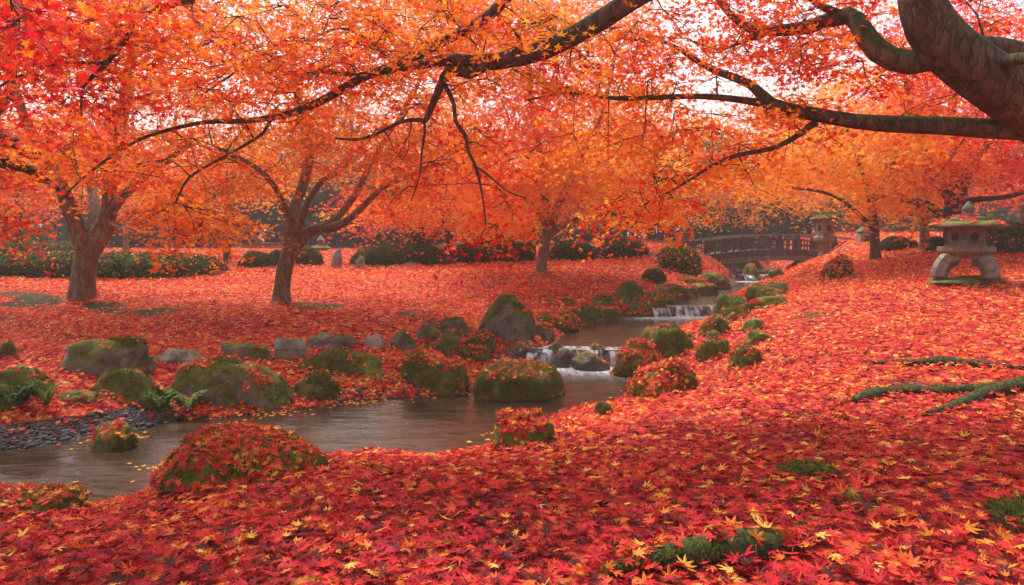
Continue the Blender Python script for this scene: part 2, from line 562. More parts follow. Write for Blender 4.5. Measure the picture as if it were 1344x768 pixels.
M['timber_pale_lit'] = bark_mat('bridge_timber_pale_lit', (.19, .165, .14), .05)  # pale rail colour; on the arch beams it paints in light from below

def dark_mat():
    m, t, out = mat('hollow_dark')
    p = N_(t, 'ShaderNodeBsdfPrincipled'); p.inputs['Base Color'].default_value = (.02, .016, .014, 1); p.inputs['Roughness'].default_value = .9
    t.links.new(p.outputs[0], out.inputs[0]); return m
M['dark'] = dark_mat()

def ground_mat():
    m, t, out = mat('garden_soil')
    pos = geo_pos(t)
    v = N_(t, 'ShaderNodeTexVoronoi'); v.inputs['Scale'].default_value = 16
    nd = noise_n(t, 8, 3, .6, pos)
    t.links.new(mixc(t, .06, pos, nd.outputs['Color']), v.inputs['Vector'])
    sx = N_(t, 'ShaderNodeSeparateColor'); t.links.new(v.outputs['Color'], sx.inputs[0])
    r = ramp(t, [(0, (.10, .012, .012)), (.3, (.30, .015, .02)), (.6, (.5, .035, .025)), (.85, (.55, .10, .03)), (1, (.55, .2, .05))])
    t.links.new(sx.outputs[0], r.inputs[0])
    nm = noise_n(t, 14, 6, .75, pos)
    mr = ramp(t, [(.3, (.018, .02, .008)), (.55, (.05, .05, .014)), (.75, (.10, .09, .03))]); t.links.new(nm.outputs[0], mr.inputs[0])
    a = N_(t, 'ShaderNodeAttribute', attribute_name='tone')     # 0 litter, 1 moss, 2 stream bed
    col = mixc(t, mrange(t, a.outputs['Fac'], .2, .9), r.outputs[0], mr.outputs[0])
    v2 = N_(t, 'ShaderNodeTexVoronoi'); v2.inputs['Scale'].default_value = 9
    t.links.new(pos, v2.inputs['Vector'])
    s2 = N_(t, 'ShaderNodeSeparateColor'); t.links.new(v2.outputs['Color'], s2.inputs[0])
    nb = noise_n(t, 1.6, 5, .6, pos)
    mixv = mth(t, 'ADD', mth(t, 'MULTIPLY', s2.outputs[0], .35), mth(t, 'MULTIPLY', nb.outputs[0], .8))
    rb = ramp(t, [(.3, (.05, .026, .014)), (.6, (.14, .07, .04)), (.85, (.26, .14, .085))]); t.links.new(mixv, rb.inputs[0])
    col = mixc(t, mrange(t, a.outputs['Fac'], 1.2, 1.8), col, rb.outputs[0])
    p = N_(t, 'ShaderNodeBsdfPrincipled'); p.inputs['Roughness'].default_value = .9; p.inputs['Specular IOR Level'].default_value = .15
    t.links.new(col, p.inputs['Base Color'])
    b = N_(t, 'ShaderNodeBump'); b.inputs['Strength'].default_value = .7; b.inputs['Distance'].default_value = .03
    t.links.new(mth(t, 'ADD', v.outputs['Distance'], nm.outputs[0]), b.inputs['Height']); t.links.new(b.outputs[0], p.inputs['Normal'])
    t.links.new(p.outputs[0], out.inputs[0])
    return m
M['ground'] = ground_mat()

def water_mat():
    m, t, out = mat('stream_water')
    pos = geo_pos(t)
    mp = N_(t, 'ShaderNodeMapping'); mp.inputs['Scale'].default_value = (.9, 3.2, 1); mp.inputs['Rotation'].default_value = (0, 0, .25)
    t.links.new(pos, mp.inputs['Vector'])
    n1 = noise_n(t, 1.6, 4, .55, mp.outputs[0], .8)
    n2 = noise_n(t, 6, 3, .5, mp.outputs[0], .4)
    b = N_(t, 'ShaderNodeBump'); b.inputs['Strength'].default_value = .35; b.inputs['Distance'].default_value = .05
    t.links.new(mth(t, 'ADD', n1.outputs[0], mth(t, 'MULTIPLY', n2.outputs[0], .25)), b.inputs['Height'])
    tr = N_(t, 'ShaderNodeBsdfTransparent'); tr.inputs[0].default_value = (.72, .54, .40, 1)
    df = N_(t, 'ShaderNodeBsdfDiffuse'); 
    dr = ramp(t, [(.3, (.02, .012, .007)), (.7, (.12, .07, .038))]); t.links.new(n1.outputs[0], dr.inputs[0]); t.links.new(dr.outputs[0], df.inputs[0])
    m0 = N_(t, 'ShaderNodeMixShader'); m0.inputs[0].default_value = .45
    t.links.new(tr.outputs[0], m0.inputs[1]); t.links.new(df.outputs[0], m0.inputs[2])
    gl = N_(t, 'ShaderNodeBsdfGlossy'); gl.inputs['Roughness'].default_value = .16; gl.inputs[0].default_value = (.9, .87, .82, 1)
    t.links.new(b.outputs[0], gl.inputs['Normal'])
    fr = N_(t, 'ShaderNodeFresnel'); fr.inputs[0].default_value = 1.33; t.links.new(b.outputs[0], fr.inputs['Normal'])
    m1 = N_(t, 'ShaderNodeMixShader'); t.links.new(fr.outputs[0], m1.inputs[0])
    t.links.new(m0.outputs[0], m1.inputs[1]); t.links.new(gl.outputs[0], m1.inputs[2])
    a = N_(t, 'ShaderNodeAttribute', attribute_name='tone')
    fo = N_(t, 'ShaderNodeBsdfDiffuse'); fo.inputs[0].default_value = (.82, .83, .88, 1)
    mp2 = N_(t, 'ShaderNodeMapping'); mp2.inputs['Scale'].default_value = (5, 1.2, 1); t.links.new(pos, mp2.inputs['Vector'])
    n3 = noise_n(t, 2.2, 4, .6, mp2.outputs[0], .5)
    ff = mth(t, 'MULTIPLY', a.outputs['Fac'], mrange(t, n3.outputs[0], .3, .65, .25, 1.0))
    m2 = N_(t, 'ShaderNodeMixShader'); t.links.new(ff, m2.inputs[0])
    t.links.new(m1.outputs[0], m2.inputs[1]); t.links.new(fo.outputs[0], m2.inputs[2])
    t.links.new(m2.outputs[0], out.inputs[0])
    return m
M['water'] = water_mat()
def fall_mat():
    m, t, out = mat('falling_water')
    pos = geo_pos(t)
    mp = N_(t, 'ShaderNodeMapping'); mp.inputs['Scale'].default_value = (16, 3, 1.6)
    t.links.new(pos, mp.inputs['Vector'])
    n = noise_n(t, 1.0, 5, .6, mp.outputs[0], .3)
    tr = N_(t, 'ShaderNodeBsdfTransparent'); tr.inputs[0].default_value = (.85, .8, .76, 1)
    df = N_(t, 'ShaderNodeBsdfDiffuse'); df.inputs[0].default_value = (.80, .82, .88, 1)
    tl = N_(t, 'ShaderNodeBsdfTranslucent'); tl.inputs[0].default_value = (.80, .82, .88, 1)
    a1 = N_(t, 'ShaderNodeMixShader'); a1.inputs[0].default_value = .4
    t.links.new(df.outputs[0], a1.inputs[1]); t.links.new(tl.outputs[0], a1.inputs[2])
    nl_ = noise_n(t, 4.5, 2, .5, pos)
    m1 = N_(t, 'ShaderNodeMixShader'); t.links.new(mth(t, 'MULTIPLY', mrange(t, n.outputs[0], .40, .64, .05, 1), mrange(t, nl_.outputs[0], .38, .6, .15, .92)), m1.inputs[0])
    t.links.new(tr.outputs[0], m1.inputs[1]); t.links.new(a1.outputs[0], m1.inputs[2])
    t.links.new(m1.outputs[0], out.inputs[0])
    return m
M['fall'] = fall_mat()
def gravel_mat():
    m, t, out = mat('river_gravel')
    a = N_(t, 'ShaderNodeAttribute', attribute_name='tone')
    r = ramp(t, [(0, (.035, .036, .035)), (.5, (.075, .075, .07)), (1, (.16, .15, .13))]); t.links.new(a.outputs['Fac'], r.inputs[0])
    p = N_(t, 'ShaderNodeBsdfPrincipled'); p.inputs['Roughness'].default_value = .85; p.inputs['Specular IOR Level'].default_value = .2
    t.links.new(r.outputs[0], p.inputs['Base Color']); t.links.new(p.outputs[0], out.inputs[0])
    return m
M['gravel'] = gravel_mat()

# ================================================================== SETTING
# ground: one sheet, fine around the stream, coarse to the horizon
def axis(lo, hi, fine, outer):
    a = np.arange(lo, hi + 1e-6, fine)
    l, r = [], []
    s, p = fine, lo
    while p > -outer:
        s *= 1.35; p -= s; l.append(p)
    s, p = fine, hi
    while p < outer:
        s *= 1.35; p += s; r.append(p)
    return np.concatenate([l[::-1], a, r])
ax, ay = axis(-9, 11, 0.1, 130), axis(-1, 24, 0.1, 130)
X, Y = np.meshgrid(ax, ay)
P2 = np.stack([X.ravel(), Y.ravel()], 1)
Z = gz(P2)
D = gd(P2)
tone = np.maximum(mossmask(P2), np.where(D < 0.03, 2.0, 0.0))
gm = MB()
n0, n1 = len(ax), len(ay)
i = np.arange(n1 - 1)[:, None] * n0; j = np.arange(n0 - 1)[None]
gm.add(np.stack([P2[:, 0], P2[:, 1], Z], 1), np.stack([i + j, i + j + 1, i + n0 + j + 1, i + n0 + j], -1).reshape(-1, 4), 0, tone)
tag(gm.build('ground', M['ground']), kind='structure')

# water pools
def pool(zl, lo, hi, name):
    st = 0.1
    xs = np.arange(-24, 13, st); ys = np.arange(1.5, 45, st)
    X, Y = np.meshgrid(xs, ys)
    P = np.stack([X.ravel(), Y.ravel()], 1)
    c = P + st / 2
    ok = gd(c) < 0.3
    if lo is not None: ok &= line_s(c, lo) > 0.0
    if hi is not None: ok &= line_s(c, hi) < (0.06 if lo is None else 0.06)
    if lo is not None: ok &= c[:, 1] > lo[0][1] - 1
    nx = len(xs)
    ok = ok.reshape(X.shape); ok[-1] = False; ok[:, -1] = False
    iy, ix = np.nonzero(ok)
    q = np.stack([iy * nx + ix, iy * nx + ix + 1, (iy + 1) * nx + ix + 1, (iy + 1) * nx + ix], 1)
    foam = np.zeros(len(P))
    if hi is not None:
        a, b = hi
        t = np.clip(((P - a) @ (b - a)) / ((b - a) @ (b - a)), 0.0, 1)
        dist = np.linalg.norm(P - (a + t[:, None] * (b - a)), axis=1)
        foam = np.exp(-(dist / (0.55 if lo is None else .5)) ** 2) * .95
    if lo is not None:
        a, b = lo
        t = np.clip(((P - a) @ (b - a)) / ((b - a) @ (b - a)), 0.0, 1)
        dist = np.linalg.norm(P - (a + t[:, None] * (b - a)), axis=1)
        foam = np.maximum(foam, np.exp(-(dist / .14) ** 2) * .5)
    zz = np.full(len(P), zl) + nz(P, 4, 9) * .004
    used = np.unique(q)
    remap = -np.ones(len(P), int); remap[used] = np.arange(len(used))
    mb = MB()
    mb.add(np.stack([P[used, 0], P[used, 1], zz[used]], 1), remap[q], 0, foam[used])
    tag(mb.build(name, M['water']), kind='structure')
pool(Z1, None, F1, 'water')
pool(Z2, F1, F2, 'water')
pool(Z3, F2, F3, 'water')
pool(Z4, F3, None, 'water')
def waterfall(L, zt, zb, label):
    a, b = L
    t = (b - a); ln = np.linalg.norm(t); t = t / ln
    n = np.array([-t[1], t[0]])
    m = 70
    us = np.linspace(-.06, ln + .06, m)
    h = zt - zb
    prof = [(.25, .004), (.12, .006), (.03, .0), (-.03, -.05), (-.07, -.2), (-.10, -.45), (-.13, -.75), (-.17, -1.0), (-.23, -1.06)]
    V = []
    for u in us:
        jit = math.sin(u * 7) * .06 + math.sin(u * 19 + 1) * .035 + math.sin(u * 41) * .015
        for s, z in prof:
            sl = 1 + 1.1 * max(0, math.sin(u * 5.3 + 1) + .4 * math.sin(u * 13))
            p = a + t * u + n * (s * (sl if s < 0 else 1) + (jit if s < .1 else 0))
            V.append((p[0], p[1], zt + (z * h if z < 0 else z)))
    k = len(prof)
    i = np.arange(m - 1)[:, None] * k; j = np.arange(k - 1)[None]
    mb = MB(); mb.add(np.array(V), np.stack([i + j, i + j + 1, i + k + j + 1, i + k + j], -1).reshape(-1, 4))
    tag(mb.build('waterfall', M['fall']), label, 'waterfall', 'small waterfalls in the stream', 'structure')
waterfall(F1, Z2, Z1, 'white water falling over dark rocks in the nearer drop of the stream')
waterfall(F2, Z3, Z2, 'low white cascade across the stream further up, below the bridge')
waterfall(F3, Z4, Z3, 'thin white cascade seen under the arched bridge')

# ================================================================== ROCKS
_ico = {}
def ico(sub):
    if sub not in _ico:
        import bmesh
        bm = bmesh.new()
        bmesh.ops.create_icosphere(bm, subdivisions=sub, radius=1)
        V = np.array([v.co[:] for v in bm.verts]); F = np.array([[v.index for v in f.verts] for f in bm.faces])
        bm.free(); _ico[sub] = (V, F)
    return _ico[sub]
def fract(P, f, seed, oct=4):
    o = np.array([seed * 3.7, seed * 1.3, seed * 7.1])
    return np.array([mnoise.fractal(Vector(p * f + o), 0.9, 2.1, oct) for p in P])
SHAPES = {'round': (2.3, 6, .14, 0.10), 'block': (2.9, 8, .12, 0.08), 'flat': (2.6, 6, .13, .06), 'peak': (2.3, 8, .13, .26), 'long': (2.5, 7, .13, .05), 'slab': (2.7, 8, .15, .16)}
def rock_mesh(w, dep, h, shape, seed, sub=4):
    r = np.random.default_rng(seed)
    V, F = ico(sub)
    e, npl, amp, tap = SHAPES[shape]
    V = V / ((np.abs(V) ** e).sum(1) ** (1 / e))[:, None]
    for k in range(npl):
        n = r.normal(size=3); n[2] = abs(n[2]) * .8 - .1; n /= np.linalg.norm(n)
        c = r.uniform(.70, .95)
        V = V - np.maximum(0, V @ n - c)[:, None] * n * .85
    if shape == 'slab':
        n = np.array([r.normal(0, .08), -.10 + r.normal(0, .04), 1.0]); n /= np.linalg.norm(n)
        q = V @ n; V = V - (np.where(q > .45, (q - .45) * .82, 0))[:, None] * n
    V = V * (1 + amp * 1.5 * fract(V, 1.2, seed, 2) + amp * .6 * fract(V, 3.0, seed + 1, 5))[:, None]
    if tap: V[:, :2] *= (1 - tap * np.maximum(V[:, 2:3], -.2))
    lo = V[:, 2] < 0
    hor = np.linalg.norm(V[:, :2], axis=1)
    kk = np.where(lo, np.minimum(1.0 / np.maximum(hor, .35), 1.25), 1)
    V[:, :2] *= (1 + (kk - 1) * np.clip(-V[:, 2] * 3, 0, 1))[:, None]
    sk = r.normal(0, .12, 2)
    V[:, :2] += sk * V[:, 2:3]
    V[:, 0] /= np.abs(V[:, 0]).max(); V[:, 1] /= np.abs(V[:, 1]).max(); V[:, 2] /= V[:, 2].max()
    return V * np.array([w / 2, dep / 2, h]), F
def leaves_on(mesh_V, mesh_F, n, seed, zmin=.45, size=(.055, .08), clump=.0, toneb=.36):
    r = np.random.default_rng(seed)
    A, B, C = (mesh_V[mesh_F[:, k]] for k in range(3))
    nn = np.cross(B - A, C - A)
    ar = np.linalg.norm(nn, axis=1)
    nn = nn / (ar[:, None] + 1e-12)
    wgt = ar * np.clip((nn[:, 2] - zmin) / (1 - zmin), 0, 1) ** .8
    cen = (A + B + C) / 3
    wgt = wgt * (nz(cen, 5, seed) + nz(cen, 11, seed + 1) * .6 > clump)
    if wgt.sum() <= 0: return None
    f = r.choice(len(wgt), n, p=wgt / wgt.sum())
    u, v = r.random(n), r.random(n)
    s = u + v > 1; u[s], v[s] = 1 - u[s], 1 - v[s]
    P = A[f] + (B - A)[f] * u[:, None] + (C - A)[f] * v[:, None]
    N = nn[f] + r.normal(0, .28, (n, 3))
    P = P + nn[f] * r.uniform(.004, .02, n)[:, None]
    tone = np.clip(toneb + r.normal(0, .15, n) + (r.random(n) < .10) * .35, 0, 1)
    return P, N, r.uniform(*size, n), tone
ROCK_GROUP = 'rocks along the stream'
ALL_ROCKS = []
def rock(x0, y0, x1, y1, shape, m, cover, label, dep=.8, name='rock', seed=None, clump=-.1, tone=.41, turn=None):
    seed = seed or (len(ALL_ROCKS) * 7 + 101)
    r = np.random.default_rng(seed)
    base = on_ground((x0 + x1) / 2, y1)
    Yb = base[1]
    wd = (x1 - x0) / FPX * Yb * 1.02
    d = wd * dep
    Yc = Yb + d * .42
    wd = (x1 - x0) / FPX * (Yb + d * .3) * 1.02
    zt = at((x0 + x1) / 2, y0, Yc + d * .12)[2]
    ctr = at((x0 + x1) / 2, y1, Yc)
    zg = base[2]
    h = max(zt - zg, .07)
    zc = zg + h * .02
    big = (x1 - x0) > 34
    V, F = rock_mesh(wd * 1.12, d, h * .98, shape, seed, 4 if big else 3)
    V[:, 2] = np.where(V[:, 2] < 0, V[:, 2] * .45, V[:, 2])
    V = V + np.array([ctr[0], Yc, zc])
    loc = np.array([ctr[0], Yc, zg])
    mb = MB(); mb.add(V, F, 0)
    if big and m in ('rock_moss', 'rock_half'):
        nt_ = int(min(4500, 900 * wd * d * 6 + 500)) if Yb < 12 else 600
        res = leaves_on(V, F, nt_, seed + 5, zmin=-.25 if m == 'rock_moss' else .35, size=(.012, .028) if Yb < 12 else (.03, .05), clump=-.1)
        if res:
            P, N, s, t_ = res
            scatter(mb, 'blade', P, N + rng.normal(0, .7, N.shape), s * 1.6, np.clip(rng.normal(.5, .25, len(P)), 0, 1), .2, tip=N, mat=1)
    o = mb.build(name, [M[m], M['moss_tuft']], origin=loc)
    tag(o, label, 'rock', ROCK_GROUP)
    if cover > 0:
        n = int(cover * wd * d * (1000 if cover >= .9 else 560) * (1.0 if Yb < 12 else .6))
        res = leaves_on(V, F, max(n, 8), seed + 3, zmin=(.45 if cover < .9 else .2) if cover > .5 else .5, size=(.05, .085) if Yb < 9 else (.06, .10), clump=clump if cover < .9 else -1.2, toneb=tone)
        if res:
            P, N, s, t_ = res
            lb = MB(); scatter(lb, 'fine' if Yb < 6 else ('mid' if Yb < 12 else 'low'), P, N, s, t_, .35)
            lc = lb.build('leaf_cover', M['litter'], parent=o)
            lc['kind'] = 'stuff'
    ALL_ROCKS.append(o)
    return o
R = rock
# left bank, back row
R(68, 441, 197, 497, 'long', 'rock_half', .35, 'long brown boulder with a mossy top behind the gravel shore', .6)
R(195, 456, 271, 479, 'flat', 'rock_bare', .05, 'flat bare grey slab sunk in red leaves beside a long brown boulder', .5)
R(285, 449, 358, 473, 'slab', 'rock_half', .2, 'low mossy stone with a pointed left end behind the largest waterside boulder', .5)
R(357, 441, 401, 474, 'round', 'rock_bare', .0, 'small rounded bare grey stone standing in red leaves', .8)
R(403, 433, 471, 459, 'flat', 'rock_bare', .7, 'flat grey stone with leaves in a hollow on its top', .6)
R(473, 437, 508, 458, 'round', 'rock_bare', .05, 'small pale grey stone touching a mossy one on the lawn edge', .7)
R(505, 433, 546, 461, 'block', 'rock_half', .3, 'upright mossy stone next to a small pale grey stone', .6)
R(544, 424, 576, 448, 'round', 'rock_half', .3, 'small dark mossy stone at the upper end of a row on the lawn edge', .7)
R(573, 416, 618, 438, 'flat', 'rock_half', .12, 'low grey green stone on the leaves left of the tall boulder', .6)
R(0, 446, 27, 471, 'round', 'rock_moss', .3, 'mossy stone among leaves above the ferns by the gravel shore', .8)
# left bank, waterside row
R(130, 483, 227, 534, 'block', 'rock_moss', .08, 'mossy waterside boulder with a bare grey shoulder left of the fern', .55)
R(228, 468, 391, 537, 'block', 'rock_half', .8, 'largest waterside boulder with grey face, moss and red leaves on top', .55)
R(377, 485, 449, 527, 'round', 'rock_moss', .6, 'dome of moss with leaves down its left side beside the largest waterside boulder', .8)
R(395, 459, 518, 497, 'long', 'rock_moss', .12, 'long low mossy boulder sprinkled with few leaves', .4)
R(519, 458, 614, 518, 'slab', 'rock_moss', 1.1, 'big slanting mossy block with a leaf carpet on top at the bend', 1.0)
R(75, 511, 136, 531, 'flat', 'rock_moss', .05, 'small low mossy stone among leaves above the gravel', .6)
R(-12, 478, 72, 530, 'round', 'rock_moss', .3, 'large dark mossy boulder under ferns beside the gravel shore', .7)
R(-30, 503, 33, 543, 'round', 'rock_moss', .1, 'dark rounded boulder in front of the ferny boulder at the gravel shore', .8)
R(575, 432, 604, 462, 'block', 'rock_moss', .3, 'upright dark mossy stone between two leaf covered stones left of the tall boulder', .7)
R(556, 450, 592, 470, 'round', 'rock_moss', .5, 'small mossy stone behind the big slanting block', .7)
R(608, 434, 654, 461, 'slab', 'rock_moss', 1.0, 'leaf topped mossy stone at the foot of the tall boulder', .8)
R(603, 453, 649, 477, 'round', 'rock_moss', .9, 'leaf capped mossy stone at the water left of the nearer falls', .8)
R(629, 386, 699, 450, 'round', 'rock_half', .22, 'tall upright boulder with moss and a brown bare side', .75)
R(653, 447, 707, 473, 'round', 'rock_wet', .8, 'wet dark rock with leaves at the left end of the nearer falls', .7)
# in the stream
R(626, 470, 737, 526, 'slab', 'rock_moss', .75, 'mossy block rock standing in mid stream with leaves on its flat top', .7, clump=.0)
R(717, 447, 739, 463, 'round', 'rock_wet', .1, 'small dark rock between white threads at the left of the nearer falls', .9)
R(721, 456, 755, 483, 'round', 'rock_wet', .25, 'round wet rock in the left half of the nearer falls', .9)
R(753, 461, 800, 487, 'round', 'rock_wet', .3, 'wide wet rock in the right half of the nearer falls', .8)
R(774, 449, 795, 464, 'round', 'rock_wet', .3, 'small wet stone on the lip right of centre in the nearer falls', .8)
R(699, 458, 716, 478, 'block', 'rock_wet', .2, 'small upright wet stone at the left foot of the nearer falls', .9)
R(112, 553, 174, 594, 'round', 'rock_moss', .7, 'small mossy rock alone in the shallow water by the gravel', .8, clump=.0)
# near bank
R(212, 563, 430, 640, 'round', 'rock_moss', 1.7, 'broad leaf covered boulder at the near edge of the stream', .85, clump=-.3)
R(-40, 640, 97, 683, 'slab', 'rock_moss', 1.0, 'leaf covered mossy rock at the near water edge where the stream leaves the view', .9)
R(650, 540, 735, 590, 'slab', 'rock_moss', 2.2, 'leaf heaped mossy rock on the near bank below the mid stream block', .9)
R(668, 318 + 215, 0 + 690, 0 + 548, 'round', 'rock_moss', .0, 'tiny mossy stone at the near water edge', .8) if False else None
# right bank
R(806, 443, 876, 493, 'round', 'rock_moss', 2.0, 'leaf topped mossy rock at the right end of the nearer falls', .9)
R(838, 427, 917, 473, 'peak', 'rock_moss', .45, 'brown green humped boulder with leaves on its crown beside the nearer falls', .7)
R(829, 470, 915, 521, 'round', 'rock_moss', 2.6, 'mossy rock buried in red leaves below the humped boulder', 1.0)
R(914, 444, 961, 473, 'round', 'rock_moss', .25, 'mossy mound in the leaves right of the humped boulder', .8)
R(958, 452, 1000, 486, 'flat', 'rock_moss', .9, 'ragged mossy outcrop half hidden by leaves on the right slope', 1.2)
R(978, 432, 1012, 452, 'round', 'rock_moss', .3, 'low brown green outcrop high on the right slope', .8)
R(919, 413, 958, 441, 'round', 'rock_moss', .9, 'bright mossy rock with leaves at the right edge of the middle pool', .9)
R(975, 417, 1008, 435, 'round', 'rock_half', .1, 'small dark stone in the leaves above the middle pool', .7)
R(936, 386, 987, 416, 'slab', 'rock_moss', .25, 'square mossy rock on the right of the upper cascade', .8)
R(943, 401, 984, 420, 'round', 'rock_moss', .3, 'low cushion of moss in front of the square mossy rock', .9)
R(985, 388, 1033, 404, 'long', 'rock_moss', .6, 'long mossy ridge stone behind the square mossy rock', .6)
R(981, 369, 1040, 391, 'round', 'rock_moss', .35, 'wide mossy mound below the right end of the bridge', .8)
R(1000, 378, 1038, 392, 'flat', 'rock_moss', .3, 'low bright mossy mound leaning on the wide mound below the bridge', .8)
# left bank upstream
R(690, 424, 727, 445, 'slab', 'rock_half', 1.3, 'flat leaf covered rock right of the tall boulder', .8)
R(699, 409, 759, 432, 'slab', 'rock_moss', 1.0, 'low mossy waterside rock under leaves at the middle pool', .7)
R(744, 402, 784, 422, 'slab', 'rock_moss', .5, 'round mossy rock second in the row on the middle pool', .8)
R(780, 402, 813, 421, 'slab', 'rock_moss', .8, 'leafy dark rock third in the row on the middle pool', .8)
R(812, 401, 862, 414, 'flat', 'rock_moss', 1.2, 'thin flat rock under leaves beside the upper cascade', .7)
R(800, 369, 846, 396, 'peak', 'rock_moss', .08, 'steep mossy mound on the left lawn above the middle pool', .7)
R(768, 387, 806, 403, 'flat', 'rock_half', .5, 'low stone edged with pale leaves on the left lawn', .7)
R(828, 384, 872, 406, 'slab', 'rock_moss', 1.0, 'leaf covered rock left of the upper cascade', .8)
R(868, 385, 886, 400, 'round', 'rock_moss', .2, 'small mossy rock touching the upper cascade', .8)
R(812, 389, 826, 399, 'round', 'rock_moss', .0, 'tiny round moss cushion below the steep mound', .8)
R(843, 374, 902, 386, 'flat', 'rock_moss', .3, 'long low mossy stone on the left of the upper pool', .6)
R(881, 379, 906, 391, 'round', 'rock_moss', 1.2, 'small leaf covered stone at the water of the upper pool', .8)
R(898, 371, 941, 388, 'slab', 'rock_moss', .7, 'mossy block with a leaf lid on the left of the upper pool', .7)
R(884, 362, 924, 374, 'round', 'rock_moss', .9, 'leafy mossy stone behind the leaf lidded block', .8)
R(920, 357, 958, 378, 'round', 'rock_moss', .6, 'mossy stone at the foot of the bridge pier', .8)
R(713, 391, 731, 397, 'flat', 'rock_half', .2, 'small flat stone in the left lawn near the tall boulder', .8)
R(738, 390, 755, 399, 'round', 'rock_moss', .1, 'small mossy stone in the left lawn above the middle pool', .8)
R(868, 403, 886, 412, 'round', 'rock_wet', .1, 'small wet rock in the left half of the upper cascade', .9)
R(903, 403, 927, 413, 'round', 'rock_wet', .2, 'small wet rock in the right half of the upper cascade', .9)
R(975, 345, 998, 362, 'round', 'rock_moss', .6, 'mossy stone seen under the bridge arch beside the pier', .8)
R(1008, 352, 1030, 366, 'round', 'rock_moss', .1, 'dark stone splitting the cascade under the bridge', .8)
R(838, 378 + 380 - 240, 852, 528, 'round', 'rock_moss', .3, 'tiny mossy stone below the leaf buried rock on the right bank', .8)
R(780, 526, 806, 548, 'flat', 'rock_moss', .8, 'small mossy edge stone on the near bank across from the mid stream block', .8)
R(686, 541, 716, 556, 'flat', 'rock_moss', .3, 'dark moss tuft stone on top of the near bank', .8) if False else None
def edging(pts, label, group, side):
    r = np.random.default_rng(side)
    for px, py in pts:
        w_ = r.uniform(13, 24); h_ = w_ * r.uniform(.42, .7)
        o = R(px - w_ / 2, py - h_, px + w_ / 2, py, ('round', 'flat', 'block')[r.integers(3)], ('rock_moss', 'rock_moss', 'rock_half')[r.integers(3)], r.choice([.2, .6, 1.0]), label, r.uniform(.7, 1.0))
        o['group'] = group
edging([(728, 428), (765, 421), (799, 418), (833, 410), (858, 411), (888, 395), (908, 391), (928, 385), (946, 380), (862, 393)],
       'small edging stone between larger rocks on the left shore above the nearer falls', 'small edging stones on the left shore', 5)
edging([(925, 436), (907, 446), (948, 428), (962, 421), (972, 405), (990, 396), (1012, 384), (1026, 376), (1000, 402), (936, 447)],
       'small edging stone between larger rocks on the right shore above the nearer falls', 'small edging stones on the right shore', 8)
# stones in the foreground leaves
R(1006, 605, 1098, 634, 'long', 'rock_moss', .1, 'long dark mossy stone lying in the foreground leaves', .5)
R(1286, 660, 1400, 700, 'flat', 'rock_half', .4, 'dark flat rock half buried in leaves at the right edge of the foreground', .7)
R(1098, 640, 1150, 668, 'flat', 'rock_half', .9, 'small dark stone showing through the foreground leaves', .7)

# gravel shore
def gravel(name, poly, n, label):
    xs = [p[0] for p in poly]; ys = [p[1] for p in poly]
    V0, F0 = ico(1)
    mb = MB()
    pts = []
    pp = np.array([on_plane(a, b, Z1 + .05)[:2] for a, b in poly])
    lo, hi = pp.min(0), pp.max(0)
    while len(pts) < n:
        q = rng.uniform(lo, hi)
        ins = False
        for k in range(len(pp)):
            a, b = pp[k], pp[(k + 1) % len(pp)]
            if (a[1] > q[1]) != (b[1] > q[1]) and q[0] < a[0] + (q[1] - a[1]) / (b[1] - a[1]) * (b[0] - a[0]): ins = not ins
        if ins: pts.append(q)
    P = np.array(pts); P = P[gd(P) < .36 + .1 * nz(P, 3, 31)]; n = len(P); z = np.maximum(gz(P), Z1 - .03)
    s = np.exp(rng.normal(math.log(.012), .42, n))
    sc3 = np.stack([s * rng.uniform(.9, 1.6, n), s * rng.uniform(.8, 1.2, n), s * rng.uniform(.3, .5, n)], 1)
    a = rng.uniform(0, 6.28, n)
    V = V0[None] * sc3[:, None]
    Vx = V[:, :, 0] * np.cos(a)[:, None] - V[:, :, 1] * np.sin(a)[:, None]
    Vy = V[:, :, 0] * np.sin(a)[:, None] + V[:, :, 1] * np.cos(a)[:, None]
    V = np.stack([Vx + P[:, :1], Vy + P[:, 1:], V[:, :, 2] + z[:, None] + .012], -1)
    k = len(V0)
    mb.add(V.reshape(-1, 3), (F0[None] + (np.arange(n) * k)[:, None, None]).reshape(-1, 3), 0, np.repeat(np.clip(rng.normal(.45, .25, n), 0, 1), k))
    tag(mb.build(name, M['gravel']), label, 'gravel', None, 'stuff')
gravel('gravel', [(-60, 545), (60, 535), (150, 535), (235, 540), (240, 552), (190, 566), (100, 580), (-60, 600)], 7500, 'grey river gravel along the left shore of the stream')
gravel('gravel', [(440, 520), (470, 505), (545, 500), (560, 518), (500, 526), (440, 532)], 1000, 'small patch of wet gravel between mossy rocks at the water edge')

